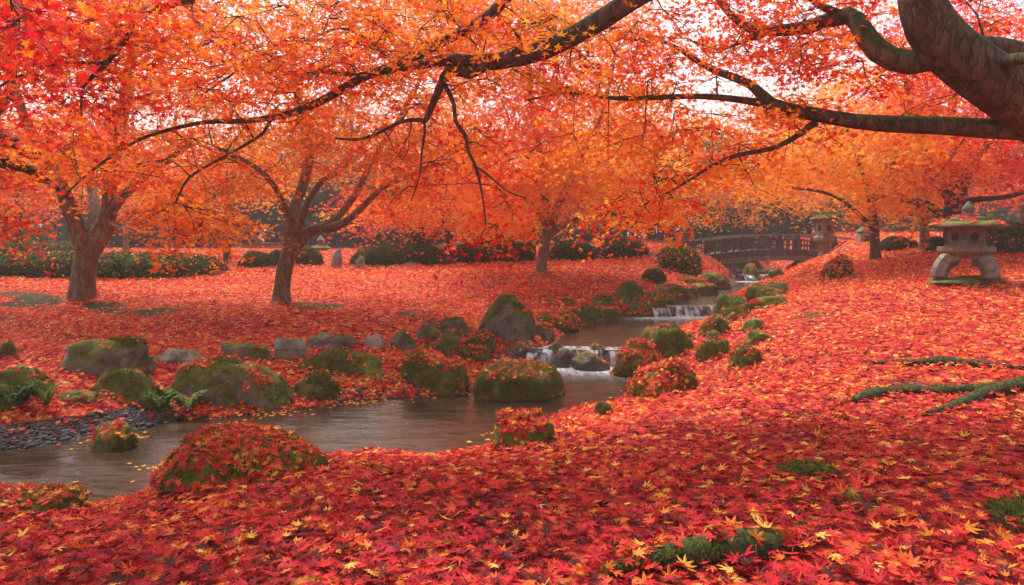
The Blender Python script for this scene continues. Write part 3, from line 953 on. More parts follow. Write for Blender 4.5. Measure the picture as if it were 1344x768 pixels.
# ================================================================== FALLEN LEAVES (ground cover)
lit = MB()
def litter(kind, y0, y1, dens, size, curl, lift, tb, layers=1, tilt=.24):
    half = 0.95
    area_w = 2 * half * y1 + 2
    n = int(dens * area_w * (y1 - y0))
    Y = rng.uniform(y0, y1, n); X = rng.uniform(-1, 1, n) * (half * y1 + 1)
    ok = np.abs(X) < half * Y + 1.2
    P = np.stack([X[ok], Y[ok]], 1)
    d = gd(P)
    edge = d > rng.uniform(-.02, .12, len(P))
    mm = mossmask(P)
    keep = edge & (rng.random(len(P)) > mm * .86)
    # gravel shore carries only few leaves
    gs = (P[:, 0] < -.49 * P[:, 1]) & (P[:, 1] < 6.9) & (P[:, 1] > 4.6) & (d < .26 + .10 * nz(P, 3, 31))
    keep &= ~gs | (rng.random(len(P)) < .10)
    P = P[keep]; n = len(P)
    z = gz(P) + rng.uniform(.004, lift, n)
    N = gnormal(P) + rng.normal(0, tilt, (n, 3))
    s = rng.uniform(*size, n)
    nzv = nz(P, .8, 41) * .05 + nz(P, 3, 42) * .05
    tone = tb + nzv + rng.normal(0, .17, n) + (rng.random(n) < .14) * rng.uniform(.2, .6, n)
    scatter(lit, kind, np.column_stack([P, z]), N, s, np.clip(tone, 0, 1), curl)
litter('fine', 0.6, 3.4, 950, (.045, .112), .22, .05, .27)
litter('fine', 3.4, 4.8, 1000, (.05, .10), .22, .05, .31)
def shore_litter():
    n = 60000
    P = np.column_stack([rng.uniform(-6, 4, n), rng.uniform(4, 11, n)])
    d = gd(P)
    P = P[(d > -.04) & (d < .35) & (P[:, 0] > -.48 * P[:, 1])]
    n = len(P)
    scatter(lit, 'mid', np.column_stack([P, np.maximum(gz(P), glv(P)) + rng.uniform(.005, .03, n)]), gnormal(P) + rng.normal(0, .2, (n, 3)), rng.uniform(.05, .1, n), np.clip(rng.normal(.42, .2, n), 0, 1), .25)
shore_litter()
litter('mid', 4.8, 8.0, 700, (.05, .105), .3, .05, .38)
litter('low', 8.0, 14.0, 430, (.06, .105), .4, .05, .40)
litter('low', 14.0, 27.0, 150, (.10, .17), .4, .06, .42)
tag(lit.build('fallen_leaves', M['litter'], smooth=False), 'carpet of fallen red and orange maple leaves on the ground', 'leaves', None, 'stuff')
# leaves drifting on the water and lying on the gravel
fl = MB()
n = 700
P = np.column_stack([rng.uniform(-4.5, 3, n), rng.uniform(4, 9.0, n)])
d = gd(P)
P = P[(d < -.02) & (d > -.30)]
scatter(fl, 'mid', np.column_stack([P, glv(P) + .008]), np.column_stack([rng.normal(0, .05, (len(P), 2)), np.ones(len(P))]), rng.uniform(.05, .09, len(P)), np.clip(rng.normal(.72, .15, len(P)), 0, 1), .08)
for cx_, cy_, rx, ry, k in ((160, 575, 32, 9, 70), (210, 612, 26, 5, 40), (225, 545, 20, 5, 30), (590, 515, 25, 4, 25), (470, 528, 40, 4, 50), (350, 543, 60, 4, 50)):
    q = np.array([on_plane(cx_ + rng.normal(0, rx * .6), cy_ + rng.normal(0, ry * .6), Z1 + .006) for _ in range(k)])
    scatter(fl, 'mid', q, np.column_stack([rng.normal(0, .08, (k, 2)), np.ones(k)]), rng.uniform(.045, .08, k), np.clip(rng.normal(.72, .12, k), 0, 1), .08)
tag(fl.build('floating_leaves', M['litter'], smooth=False), 'orange leaves floating at the edges of the stream', 'leaves', None, 'stuff')

# ================================================================== TREES
def catmull(P, step):
    P = np.asarray(P, float)
    if len(P) == 2:
        Q = np.linspace(P[0], P[1], max(2, int(np.linalg.norm(P[1, :3] - P[0, :3]) / step) + 1)); return Q
    ext = np.concatenate([[2 * P[0] - P[1]], P, [2 * P[-1] - P[-2]]])
    out = []
    for i in range(len(P) - 1):
        p0, p1, p2, p3 = ext[i:i + 4]
        m = max(2, int(np.linalg.norm(p2[:3] - p1[:3]) / step) + 1)
        for t in np.linspace(0, 1, m, endpoint=False):
            out.append(.5 * ((2 * p1) + (-p0 + p2) * t + (2 * p0 - 5 * p1 + 4 * p2 - p3) * t * t + (-p0 + 3 * p1 - 3 * p2 + p3) * t ** 3))
    out.append(P[-1])
    return np.array(out)
def pxl(*pts):
    """limb from photo pixels: (px, py, depth, width in px) -> x, y, z, radius"""
    out = []
    for px, py, Yd, wpx in pts:
        p = at(px, py, Yd)
        out.append((*p, max(wpx / 2 * Yd / FPX, .004)))
    return np.array(out)
def sprays_px(regions):
    """regions of a crown: (px, py, depth, half width px, half height px, half depth m, n)"""
    out = []
    for px, py, Yd, rx, ry, rd, n in regions:
        v = rng.normal(size=(n, 3)); v /= np.linalg.norm(v, axis=1)[:, None]
        v *= rng.random(n)[:, None] ** .42
        for a in v:
            out.append(at(px + a[0] * rx, py + a[1] * ry, Yd + a[2] * rd))
    return np.array(out)
# gaps that the pruned crowns leave around trunks and over the bridge and lanterns (photo pixels)
OPEN = [(92, 262, 168, 350), (372, 255, 452, 345), (440, 290, 500, 350), (935, 284, 1110, 350), (1205, 268, 1344, 380), (690, 312, 740, 365), (405, 308, 485, 352), (1044, 264, 1118, 350)]
def grow_tree(name, label, base, limbs, regions, leaf, group, bark='bark', leafmat='maple', parts=None, trunk_sides=12, twig=1.0, subtwig=0, cat='tree', roots=None, zmin=None, openings=OPEN):
    """leaf: dict(kind, size, n, R, tone, amp, droop)"""
    root = empty(name, base, label, cat, group)
    wood = MB()
    nodesP, nodesR = [], []
    for li, L in enumerate(limbs):
        Q = catmull(L, .10 if L[0, 3] < .06 else .14)
        wg = np.clip(1 - Q[:, 3] / .12, 0, 1) * min(1, 1.0) * (.02 + .15 * np.median(Q[:, 3]))
        Q[1:, :3] += (np.stack([nz(Q[1:, :3], 7.0, li * 3 + 1), nz(Q[1:, :3], 7.0, li * 3 + 2), nz(Q[1:, :3], 7.0, li * 3 + 3)], 1) * wg[1:, None])
        big = L[0, 3] > .06
        if parts and li in parts:
            pm = MB()
            tube(pm, Q[:, :3], Q[:, 3], trunk_sides if big else 8, lump=.06 if big else .04)
            pm.build(parts[li], M[bark], parent=root)
        else:
            tube(wood, Q[:, :3], Q[:, 3], trunk_sides if big else 8, lump=.07 if big else .04, flare=.28 if li == 0 else None)
        nodesP.append(Q[:, :3]); nodesR.append(Q[:, 3])
    P = np.concatenate(nodesP); Rr = np.concatenate(nodesR)
    skip = P[:, 2] > base[2] + (zmin if zmin is not None else .9)
    P, Rr = P[skip], Rr[skip]
    T = sprays_px(regions)
    if zmin is not None or True:
        T = T[T[:, 2] > gz(T)[:] + .5]
    keep = np.ones(len(T), bool)
    rel = T - [0, 0, EYE]
    fz = rel[:, 1] * cp - rel[:, 2] * sp
    qx = 672 + FPX * rel[:, 0] / fz
    qy = 384 - FPX * (rel[:, 1] * sp + rel[:, 2] * cp) / fz
    mg = leaf['R'] * FPX / fz * .6
    for x0, y0, x1, y1 in openings:
        keep &= ~((qx > x0 - mg) & (qx < x1 + mg) & (qy > y0 - mg) & (qy < y1 + mg * .3))
    T = T[keep]
    d0 = np.array([np.min(((P - t) ** 2).sum(1)) for t in T])
    order = np.argsort(d0)
    dirs = np.zeros_like(T)
    for oi in order:
        t = T[oi]
        dv = t - P
        d = np.linalg.norm(dv, axis=1)
        cost = d + np.clip(P[:, 2] - t[2], 0, 9) * .25
        k = int(np.argmin(cost))
        p0, ln = P[k], d[k]
        if ln < .03: ln = .03
        m = max(3, int(ln / .2) + 2)
        ctrl = p0 + (t - p0) * .5 + np.array([0, 0, .10 * ln]) + rng.normal(0, .09 * ln, 3)
        s = np.linspace(0, 1, m)[:, None]
        Q = (1 - s) ** 2 * p0 + 2 * s * (1 - s) * ctrl + s ** 2 * t
        Q[1:-1] += rng.normal(0, .015, (m - 2, 3)) * min(1, ln)
        r0 = min(Rr[k] * .7, (.004 + .008 * ln) * twig)
        r1 = max(.0022 * twig, r0 * .3)
        rr = np.linspace(r0, r1, m)
        tube(wood, Q, rr, 5 if r0 > .012 else 4, cap=False)
        P = np.concatenate([P, Q[1:]]); Rr = np.concatenate([Rr, rr[1:]])
        dd = Q[-1] - Q[-2]; dd[2] *= .3
        dirs[oi] = dd / (np.linalg.norm(dd) + 1e-9)
    # leaves in flat drooping sprays
    nl, Rs = leaf['n'], leaf['R']
    S = len(T)
    c = np.repeat(T, nl, 0); dr = np.repeat(dirs, nl, 0)
    spr = np.repeat(rng.uniform(.7, 1.3, S), nl) * Rs
    r_ = spr * np.sqrt(rng.random(S * nl)); th = rng.uniform(0, 6.28, S * nl)
    side = np.stack([-dr[:, 1], dr[:, 0], np.zeros(S * nl)], 1)
    tilt = np.repeat(rng.normal(0, .3, S), nl)
    off = dr * (np.cos(th) * r_ * 1.15 + .2 * spr)[:, None] + side * (np.sin(th) * r_ * .9)[:, None]
    off[:, 2] += -leaf.get('droop', .35) * r_ ** 2 / spr + rng.normal(0, leaf.get('thick', .13), S * nl) * spr + tilt * np.sin(th) * r_
    L = c + off
    if subtwig:
        for q in range(S):
            for b in range(subtwig):
                e = L[q * nl + rng.integers(nl)]
                mid = (T[q] + e) / 2 + rng.normal(0, .02, 3)
                tube(wood, np.array([T[q], mid, e]), np.array([.0028, .002, .0012]) * twig, 3, cap=False)
    N = np.stack([rng.normal(0, .55, S * nl), rng.normal(0, .55, S * nl) - .25, np.full(S * nl, .75)], 1)
    tip = off / (np.linalg.norm(off, axis=1)[:, None] + 1e-6) + rng.normal(0, .5, (S * nl, 3)) + np.array([0, 0, -.6])
    tone = leaf['tone'] + leaf.get('amp', .16) * (nz(T, .55, 5) * .8 + nz(T, 1.6, 8) * .7) + rng.normal(0, .13, S)
    tone = np.repeat(tone, nl) + rng.normal(0, .075, S * nl)
    cm = MB()
    scatter(cm, leaf['kind'], L, N, rng.uniform(.75, 1.2, S * nl) * leaf['size'], np.clip(tone, 0, 1), .25, tip=tip)
    wood.build('trunk', M[bark], parent=root)
    cm.build('crown', M[leafmat], parent=root, smooth=False)
    return root
def gbase(px, py):
    p = on_ground(px, py, False)
    return p
TG = 'maple trees in the garden'

# --- tree A: forked maple on the left lawn
b = gbase(107, 391); Ya = b[1]
def trunk_px(b, pts):
    L = pxl(*pts)
    L[:, 3] *= .84
    L[0, :3] = b + np.array([0, 0, -.12])
    return L
grow_tree('maple_tree', 'thick maple on the left lawn with a forked trunk, hedge behind it', b,
    [trunk_px(b, [(107, 395, Ya, 42), (108, 378, Ya, 36), (110, 358, Ya, 33), (113, 338, Ya, 34), (117, 322, Ya, 34)]),
     pxl((114, 335, Ya, 24), (103, 305, Ya - .1, 22), (92, 275, Ya - .2, 20), (72, 225, Ya - .4, 15), (40, 170, Ya - .8, 12), (10, 90, Ya - 1, 9), (-20, 10, Ya - 1, 6)),
     pxl((117, 330, Ya, 26), (136, 300, Ya + .1, 24), (143, 270, Ya + .2, 18), (146, 225, Ya + .3, 16), (160, 160, Ya + .5, 14), (172, 80, Ya + .6, 12), (180, 0, Ya + .6, 8)),
     pxl((140, 290, Ya + .1, 14), (160, 260, Ya, 11), (200, 225, Ya - .2, 9), (250, 190, Ya - .4, 6)),
     pxl((128, 305, Ya + .1, 12), (124, 270, Ya + .4, 11), (118, 230, Ya + .8, 9), (100, 140, Ya + 1.2, 7))],
    [(110, 150, Ya, 210, 105, 2.4, 210), (120, -10, Ya, 240, 110, 2.4, 250), (215, 265, Ya - .6, 60, 45, .8, 18), (40, 230, Ya - .6, 90, 35, .9, 22)],
    dict(kind='mid', size=.082, n=75, R=.42, tone=.45, amp=.24, thick=.09), TG, bark='bark', subtwig=3, twig=2.0)
# --- tree B
b = gbase(369, 396); Yb_ = b[1]
grow_tree('maple_tree', 'slender maple on the lawn with long curving limbs reaching right', b,
    [trunk_px(b, [(369, 399, Yb_, 34), (370, 380, Yb_, 26), (373, 355, Yb_, 25), (378, 335, Yb_, 25), (382, 320, Yb_, 20)]),
     pxl((380, 332, Yb_, 19), (380, 300, Yb_, 16), (385, 275, Yb_, 14), (398, 240, Yb_ + .2, 13), (406, 200, Yb_ + .3, 12), (398, 160, Yb_ + .4, 11), (385, 90, Yb_ + .5, 8), (390, 20, Yb_ + .5, 5)),
     pxl((378, 338, Yb_, 20), (393, 317, Yb_, 18), (410, 302, Yb_, 14), (435, 298, Yb_ - .1, 12), (462, 285, Yb_ - .2, 9), (492, 255, Yb_ - .4, 8), (520, 238, Yb_ - .5, 6), (570, 215, Yb_ - .7, 4)),
     pxl((420, 300, Yb_ - .1, 11), (440, 286, Yb_, 10), (462, 263, Yb_ + .2, 9), (480, 230, Yb_ + .3, 8), (500, 190, Yb_ + .4, 6), (540, 130, Yb_ + .6, 5), (560, 60, Yb_ + .7, 4)),
     pxl((386, 310, Yb_, 11), (394, 290, Yb_ - .2, 9), (406, 262, Yb_ - .3, 8), (425, 238, Yb_ - .4, 7), (442, 228, Yb_ - .5, 5)),
     pxl((381, 290, Yb_, 10), (360, 245, Yb_ - .3, 8), (330, 215, Yb_ - .6, 6), (280, 190, Yb_ - .9, 4))],
    [(430, 160, Yb_, 215, 95, 2.3, 220), (450, 5, Yb_, 260, 105, 2.4, 300), (320, 265, Yb_ - .7, 75, 45, .9, 32), (540, 235, Yb_ - .4, 80, 50, 1.2, 34), (430, 240, Yb_ + .8, 70, 30, .8, 16)],
    dict(kind='mid', size=.08, n=75, R=.42, tone=.53, amp=.24, thick=.09), TG, bark='bark', subtwig=3, twig=2.0)
# --- tree C: single maple in the middle of the far lawn
b = gbase(711, 360); Yc_ = b[1]
grow_tree('maple_tree', 'red maple alone in the middle of the far lawn with a straight short trunk', b,
    [trunk_px(b, [(711, 362, Yc_, 22), (711, 350, Yc_, 17), (713, 335, Yc_, 17), (716, 315, Yc_, 16), (720, 295, Yc_, 15)]),
     pxl((717, 310, Yc_, 11), (735, 298, Yc_, 9), (760, 288, Yc_ - .3, 8), (790, 282, Yc_ - .5, 6), (830, 270, Yc_ - .8, 4)),
     pxl((719, 300, Yc_, 13), (715, 260, Yc_, 11), (712, 215, Yc_ + .3, 9), (700, 150, Yc_ + .4, 7), (690, 60, Yc_ + .5, 5)),
     pxl((720, 298, Yc_, 13), (740, 255, Yc_, 10), (758, 215, Yc_ + .4, 9), (790, 150, Yc_ + .5, 6), (810, 60, Yc_ + .5, 4)),
     pxl((716, 295, Yc_, 9), (690, 260, Yc_ - .3, 7), (650, 235, Yc_ - .6, 5))],
    [(700, 165, Yc_, 160, 105, 3, 230), (690, 30, Yc_, 190, 95, 2.8, 240), (680, 262, Yc_ - .5, 90, 36, 1.8, 50), (800, 262, Yc_ - .7, 55, 30, 1.4, 24)],
    dict(kind='low', size=.135, n=75, R=.7, tone=.46, amp=.18, thick=.09), TG, bark='bark', twig=1.6)
# --- tree D: golden maple by the bridge
b = gbase(1149, 342); Yd_ = b[1]
grow_tree('maple_tree', 'golden orange maple beside the bridge with a straight mossy trunk', b,
    [trunk_px(b, [(1149, 344, Yd_, 20), (1149, 325, Yd_, 15), (1147, 300, Yd_, 14), (1145, 280, Yd_, 13), (1143, 265, Yd_, 11)]),
     pxl((1147, 300, Yd_, 8), (1135, 288, Yd_, 6), (1122, 276, Yd_, 5), (1090, 255, Yd_ - .3, 4), (1030, 245, Yd_ - .5, 3)),
     pxl((1144, 270, Yd_, 9), (1135, 235, Yd_, 7), (1120, 190, Yd_, 5), (1100, 140, Yd_, 4)),
     pxl((1144, 270, Yd_, 9), (1160, 240, Yd_, 7), (1180, 200, Yd_, 5))],
    [(1100, 200, Yd_, 135, 55, 2.2, 120), (1050, 240, Yd_ - .4, 85, 20, 1.4, 26), (1110, 120, Yd_, 110, 60, 2, 40), (1165, 268, Yd_ - .5, 40, 16, .8, 10)],
    dict(kind='low', size=.12, n=75, R=.6, tone=.66, amp=.16), TG, bark='bark_moss', twig=1.5)
# --- tree E: many-limbed maple behind the lantern
b = gbase(1256, 329); Ye = b[1]
grow_tree('maple_tree', 'dark many limbed maple standing behind the large stone lantern', b,
    [trunk_px(b, [(1256, 332, Ye, 50), (1256, 315, Ye, 38), (1255, 295, Ye, 34), (1254, 275, Ye, 33), (1256, 262, Ye, 34)]),
     pxl((1250, 290, Ye, 14), (1236, 285, Ye - .1, 12), (1220, 270, Ye - .2, 10), (1200, 265, Ye - .3, 9), (1178, 263, Ye - .5, 6), (1140, 255, Ye - .6, 4)),
     pxl((1254, 265, Ye, 18), (1240, 248, Ye, 15), (1225, 228, Ye, 12), (1210, 190, Ye, 9), (1195, 140, Ye, 6), (1180, 60, Ye, 4)),
     pxl((1257, 265, Ye, 18), (1264, 240, Ye, 14), (1275, 222, Ye, 12), (1290, 200, Ye, 10), (1310, 160, Ye, 7), (1330, 90, Ye, 5)),
     pxl((1262, 268, Ye, 9), (1278, 262, Ye - .2, 8), (1310, 260, Ye - .4, 7), (1344, 252, Ye - .5, 6), (1390, 235, Ye - .6, 4)),
     pxl((1255, 262, Ye, 12), (1252, 225, Ye + .4, 10), (1250, 170, Ye + .5, 7), (1255, 90, Ye + .6, 5))],
    [(1270, 165, Ye, 150, 70, 3, 150), (1270, 40, Ye, 160, 90, 2.6, 80), (1200, 235, Ye - .3, 45, 25, 1, 18), (1345, 225, Ye - .3, 60, 30, 1.4, 26)],
    dict(kind='low', size=.125, n=75, R=.65, tone=.30, amp=.16), TG, bark='bark_dark', twig=1.6)

# --- big overhanging maple, its trunk just right of the view
bx = np.array([4.35, 4.3, 0.0]); bx[2] = gz(bx[None])[0]
trunk = np.array([(*(bx + [0, 0, -.15]), .42), (*(bx + [-.03, 0, .25]), .33), (*(bx + [-.15, -.02, .8]), .27), (*(bx + [-.45, -.06, 1.3]), .25)])
def end(L, pt_, r_): return np.concatenate([[[*pt_, r_]], L])
fork = bx + np.array([-.45, -.06, 1.25])
main = np.concatenate([[[*fork, .24]], pxl((1390, 168, 4.2, 79.9), (1340, 132, 4.15, 74.0), (1285, 95, 4.1, 68.1), (1235, 52, 4.1, 63.6), (1212, 10, 4.1, 56.2), (1203, -50, 4.15, 48.8), (1195, -140, 4.2, 41.4), (1150, -230, 4.3, 32.6))])
low = np.concatenate([[[*(fork + [0, 0, -.05]), .12]], pxl((1420, 180, 4.25, 33.4), (1344, 171, 4.25, 27.3), (1270, 169, 4.3, 24.6), (1200, 164, 4.4, 22.9), (1120, 161, 4.5, 19.4), (1065, 150, 4.6, 16.7), (1015, 138, 4.7, 15.0), (985, 115, 4.8, 11.4), (940, 93, 4.9, 8.8), (896, 66, 5.0, 6.2), (850, 50, 5.2, 3.5))])
low2 = pxl((1015, 139, 4.7, 12.3), (985, 132, 4.75, 9.7), (940, 127, 4.8, 7.9), (880, 128, 4.9, 7.0), (800, 128, 5.0, 5.3), (740, 122, 5.1, 3.5), (690, 132, 5.2, 2.6))
low3 = pxl((1072, 160, 4.6, 10.6), (1055, 174, 4.65, 7.9), (1020, 190, 4.7, 7.0), (970, 203, 4.8, 6.2), (930, 222, 4.85, 4.4), (890, 245, 4.9, 3.5), (845, 268, 5.0, 2.6))
up3 = pxl((1245, 62, 4.1, 40.5), (1195, 82, 4.2, 31.7), (1155, 68, 4.3, 29.0), (1132, 40, 4.4, 24.6), (1112, 20, 4.5, 21.1), (1060, 35, 4.6, 17.6), (1010, 40, 4.7, 13.2), (985, 37, 4.8, 10.6), (955, 15, 4.9, 7.9), (930, -30, 5.0, 5.3))
up3b = pxl((1112, 20, 4.5, 12.3), (1085, 10, 4.5, 9.7), (1062, -5, 4.6, 7.0), (1030, -60, 4.7, 5.3))
up3c = pxl((1010, 42, 4.7, 8.8), (975, 55, 4.8, 5.3), (945, 68, 4.9, 2.6))
side = pxl((1236, 60, 4.1, 29.9), (1270, 62, 4.3, 26.4), (1310, 62, 4.5, 22.9), (1360, 70, 4.8, 17.6), (1420, 60, 5.2, 12.3))
side2 = pxl((1300, 105, 4.1, 22.9), (1330, 80, 3.9, 17.6), (1370, 75, 3.7, 14.1), (1430, 40, 3.5, 8.8))
sweep = pxl((1195, -140, 4.2, 42.5), (1060, -150, 4.3, 37.4), (950, -80, 4.3, 32.3), (880, -30, 4.3, 28.9), (830, 0, 4.3, 26.3), (775, 34, 4.35, 25.5), (710, 68, 4.4, 23.8), (665, 80, 4.45, 22.1), (632, 84, 4.5, 18.7), (600, 78, 4.5, 16.1), (560, 80, 4.55, 12.8), (515, 88, 4.6, 8.5), (470, 100, 4.7, 6.0))
sweep_b = pxl((634, 86, 4.5, 17), (618, 99, 4.5, 16), (593, 96, 4.5, 13), (580, 116, 4.5, 11), (567, 141, 4.5, 9), (558, 159, 4.5, 7), (549, 158, 4.52, 6), (524, 159, 4.6, 5), (502, 169, 4.65, 4.5), (474, 181, 4.7, 4), (442, 183, 4.8, 2.5))
sweep_c = pxl((584, 112, 4.5, 6.5), (596, 134, 4.45, 5.5), (599, 156, 4.4, 5), (611, 175, 4.4, 5), (613, 197, 4.4, 4.5), (621, 216, 4.4, 4), (629, 250, 4.4, 3), (638, 295, 4.4, 2))
sweep_d = pxl((621, 216, 4.4, 3), (646, 239, 4.35, 2.5), (668, 255, 4.3, 2), (690, 262, 4.3, 1.5))
sweep_e = pxl((557, 160, 4.5, 4), (553, 200, 4.45, 3), (551, 231, 4.4, 2), (540, 262, 4.4, 1.5))
upper = pxl((950, -80, 4.3, 22.1), (800, -70, 4.4, 20.4), (700, -35, 4.5, 17.0), (660, 2, 4.6, 14.4), (620, 35, 4.6, 13.6), (570, 65, 4.7, 12.8), (520, 84, 4.7, 11.9), (470, 105, 4.8, 11.0), (420, 130, 4.85, 10.2), (370, 150, 4.9, 9.3), (320, 159, 5.0, 7.6), (270, 161, 5.0, 6.0), (225, 172, 5.0, 5.1), (175, 188, 4.9, 4.2), (130, 215, 4.8, 3.4), (80, 262, 4.7, 2.1))
upper_b = pxl((355, 152, 4.9, 6.0), (345, 176, 4.8, 4.2), (300, 205, 4.7, 3.8), (250, 235, 4.6, 3.4), (228, 270, 4.5, 2.1))
upper_c = pxl((465, 97, 4.8, 6.8), (430, 92, 4.8, 5.1), (385, 95, 4.9, 4.2), (330, 90, 5.0, 3.4), (270, 120, 5.1, 2.5))
upper_d = pxl((510, 78, 4.75, 5.1), (480, 50, 4.8, 4.2), (445, 38, 4.9, 3.4), (400, 55, 5, 2.5))
root1 = None
T_ov = grow_tree('overhanging_maple', 'great maple with a mossy leaning trunk, its long boughs sweeping across the top', bx,
    [trunk, main, low, low2, low3, up3, up3b, up3c, side, side2, sweep, sweep_b, sweep_c, sweep_d, sweep_e, upper, upper_b, upper_c, upper_d],
    [(590, 40, 4.9, 280, 80, .8, 104), (330, 80, 5.1, 210, 90, .8, 76), (180, 215, 4.9, 140, 65, .6, 36), (250, 275, 4.7, 50, 45, .4, 9), (645, 318, 4.4, 26, 24, .2, 5), (560, 195, 4.8, 90, 60, .5, 14),
     (960, 30, 4.9, 170, 90, .9, 50), (800, 110, 5.2, 120, 80, .6, 36), (910, 200, 5.0, 110, 45, .5, 26), (850, 272, 5.0, 60, 30, .4, 15), (1010, 150, 5.0, 120, 50, .6, 18),
     (1160, 20, 5.0, 190, 100, .9, 46), (1240, 130, 5.2, 110, 60, .7, 14), (700, 220, 5.2, 80, 60, .5, 10), (1000, -140, 4.6, 380, 70, 1.2, 40), (500, -110, 4.7, 350, 60, 1.0, 30)],
    dict(kind='mid', size=.074, n=58, R=.28, tone=.54, amp=.26, droop=.45, thick=.08), TG, bark='bark_moss',
    parts={i: 'bough' for i in (2, 3, 4, 5, 8, 9, 10, 11, 15)}, trunk_sides=20, subtwig=3, zmin=.7, twig=1.5)
# mossy surface roots of that maple
def root_tube(pts, wd, lift=.012):
    L = []
    for (px, py), wpx in zip(pts, wd):
        g = on_ground(px, py, False)
        L.append((g[0], g[1], g[2] + lift, wpx / 2 * g[1] / FPX))
    return np.array(L)
def add_root(parent, pts, wd):
    L = root_tube(pts, wd)
    Q = catmull(L, .07)
    mb = MB()
    tube(mb, Q[:, :3], Q[:, 3], 12, lump=.35)
    o = mb.build('root', M['bark_root'], parent=parent)
    return o, Q
add_root(T_ov, [(1480, 500), (1400, 503), (1344, 510), (1290, 522), (1250, 538), (1212, 547)], (60, 46, 34, 26, 20, 8))
add_root(T_ov, [(1344, 512), (1290, 516), (1240, 517), (1205, 516), (1160, 518), (1130, 526), (1105, 531)], (22, 18, 14, 14, 18, 18, 6))
add_root(T_ov, [(1480, 492), (1400, 487), (1344, 485), (1310, 484), (1280, 481), (1240, 478), (1200, 479), (1160, 478), (1130, 477)], (26, 18, 9, 11, 14, 18, 14, 8, 5))

# mossy log in the near leaves
L = root_tube([(800, 760), (850, 748), (920, 738), (990, 728), (1060, 716)], (14, 30, 46, 46, 14), .03)
Q = catmull(L, .05); mb = MB(); tube(mb, Q[:, :3], Q[:, 3], 12, lump=.2)
n = 2600
k = rng.integers(0, len(Q), n); a = rng.uniform(0, 6.28, n)
d = np.column_stack([np.sin(a) * .3, np.sin(a), np.abs(np.cos(a))])
scatter(mb, 'blade', Q[k, :3] + d * Q[k, 3][:, None] * .97 + rng.normal(0, .015, (n, 3)) * [1, 0, 0], d + rng.normal(0, .7, (n, 3)), rng.uniform(.015, .035, n), np.clip(rng.normal(.6, .2, n), 0, 1), .2, tip=d, mat=1)
lg_ = tag(mb.build('mossy_log', [M['bark_root'], M['moss_tuft']], origin=Q[len(Q) // 2, :3]), 'bright mossy log half buried in the nearest leaves', 'log')
n = 34
k = rng.integers(0, len(Q), n)
a = rng.uniform(-1.0, 1.0, n)
d = np.column_stack([np.sin(a) * .3, np.sin(a), np.cos(a)])
lb = MB()
scatter(lb, 'fine', Q[k, :3] + d * (Q[k, 3] * 1.05 + .006)[:, None], d + rng.normal(0, .25, (n, 3)), rng.uniform(.05, .11, n), np.clip(rng.normal(.42, .22, n), 0, 1), .3)
lc_ = lb.build('leaf_cover', M['litter'], parent=lg_, smooth=False); lc_['kind'] = 'stuff'
n = 90000
Yv = rng.uniform(2, 17, n); Xv = rng.uniform(-1, 1, n) * (Yv * .9 + 1)
P = np.column_stack([Xv, Yv])
P = P[(mossmask(P) > .35) & (gd(P) > .03)]
n = len(P)
mv = MB()
scatter(mv, 'blade', np.column_stack([P, gz(P) + .008]), np.column_stack([rng.normal(0, 1, (n, 2)), rng.normal(0, .3, n)]), rng.uniform(.02, .05, n), np.clip(rng.normal(.45, .22, n), 0, 1), .3, tip=np.column_stack([rng.normal(0, .5, (n, 2)), np.ones(n)]))
tag(mv.build('moss', M['moss_tuft'], smooth=False), 'low green moss showing between the fallen leaves', 'moss', None, 'stuff')

# --- maple at the left edge, trunk outside the view
bx = np.array([-6.0, 6.2, 0.0]); bx[2] = gz(bx[None])[0]
trunk = np.array([(*(bx + [0, 0, -.15]), .34), (*(bx + [.05, 0, .3]), .26), (*(bx + [.2, -.05, .9]), .23), (*(bx + [.4, -.1, 1.5]), .2)])
f2 = bx + np.array([.4, -.1, 1.45])
la = np.concatenate([[[*f2, .12]], pxl((-60, 172, 6.0, 28), (0, 182, 6.0, 21), (25, 190, 6.0, 18), (42, 205, 6.0, 12), (90, 195, 6, 7), (150, 170, 6, 4))])
lb = np.concatenate([[[*(f2 - [0, 0, .1]), .12]], pxl((-60, 200, 6.1, 28), (0, 212, 6.1, 20), (30, 218, 6.1, 14), (60, 240, 6.1, 7), (90, 262, 6.1, 4))])
lc = np.concatenate([[[*f2, .17]], pxl((-110, 60, 5.9, 44), (-60, -60, 5.5, 34), (0, -90, 4.8, 26), (120, -60, 4.2, 18), (220, -15, 4.0, 10), (250, 0, 3.9, 9), (190, 15, 3.8, 8), (165, 55, 3.7, 7), (140, 85, 3.6, 6), (110, 110, 3.6, 4), (105, 148, 3.6, 2))])
ld = pxl((145, 80, 3.6, 5), (90, 82, 3.6, 4), (40, 95, 3.6, 3), (0, 112, 3.6, 3), (-50, 140, 3.6, 2))
le = pxl((190, 15, 3.8, 7), (130, 25, 3.7, 5), (100, 35, 3.6, 3))
lf = pxl((0, -90, 4.8, 16), (10, -30, 4.0, 9), (20, 10, 3.0, 5), (40, 25, 2.4, 3))
lg = pxl((-40, 195, 6.0, 14), (10, 130, 6.3, 12), (15, 80, 6.5, 10), (25, 20, 6.6, 7))
grow_tree('overhanging_maple', 'crimson maple at the left edge, dark limbs and large leaves hanging in the corner', bx,
    [trunk, la, lb, lc, ld, le, lf, lg],
    [(40, 20, 2.5, 75, 40, .3, 6), (60, 60, 3.8, 140, 90, .6, 44), (170, 30, 3.9, 90, 50, .5, 16), (60, 190, 5.8, 100, 70, .8, 34), (20, 290, 6.0, 60, 35, .5, 10), (-60, 60, 5.5, 90, 140, 1.2, 30), (60, -80, 5, 160, 60, 1, 20)],
    dict(kind='fine', size=.072, n=54, R=.26, tone=.35, amp=.26, droop=.4), TG, bark='bark_dark', trunk_sides=14, subtwig=3, zmin=.7)

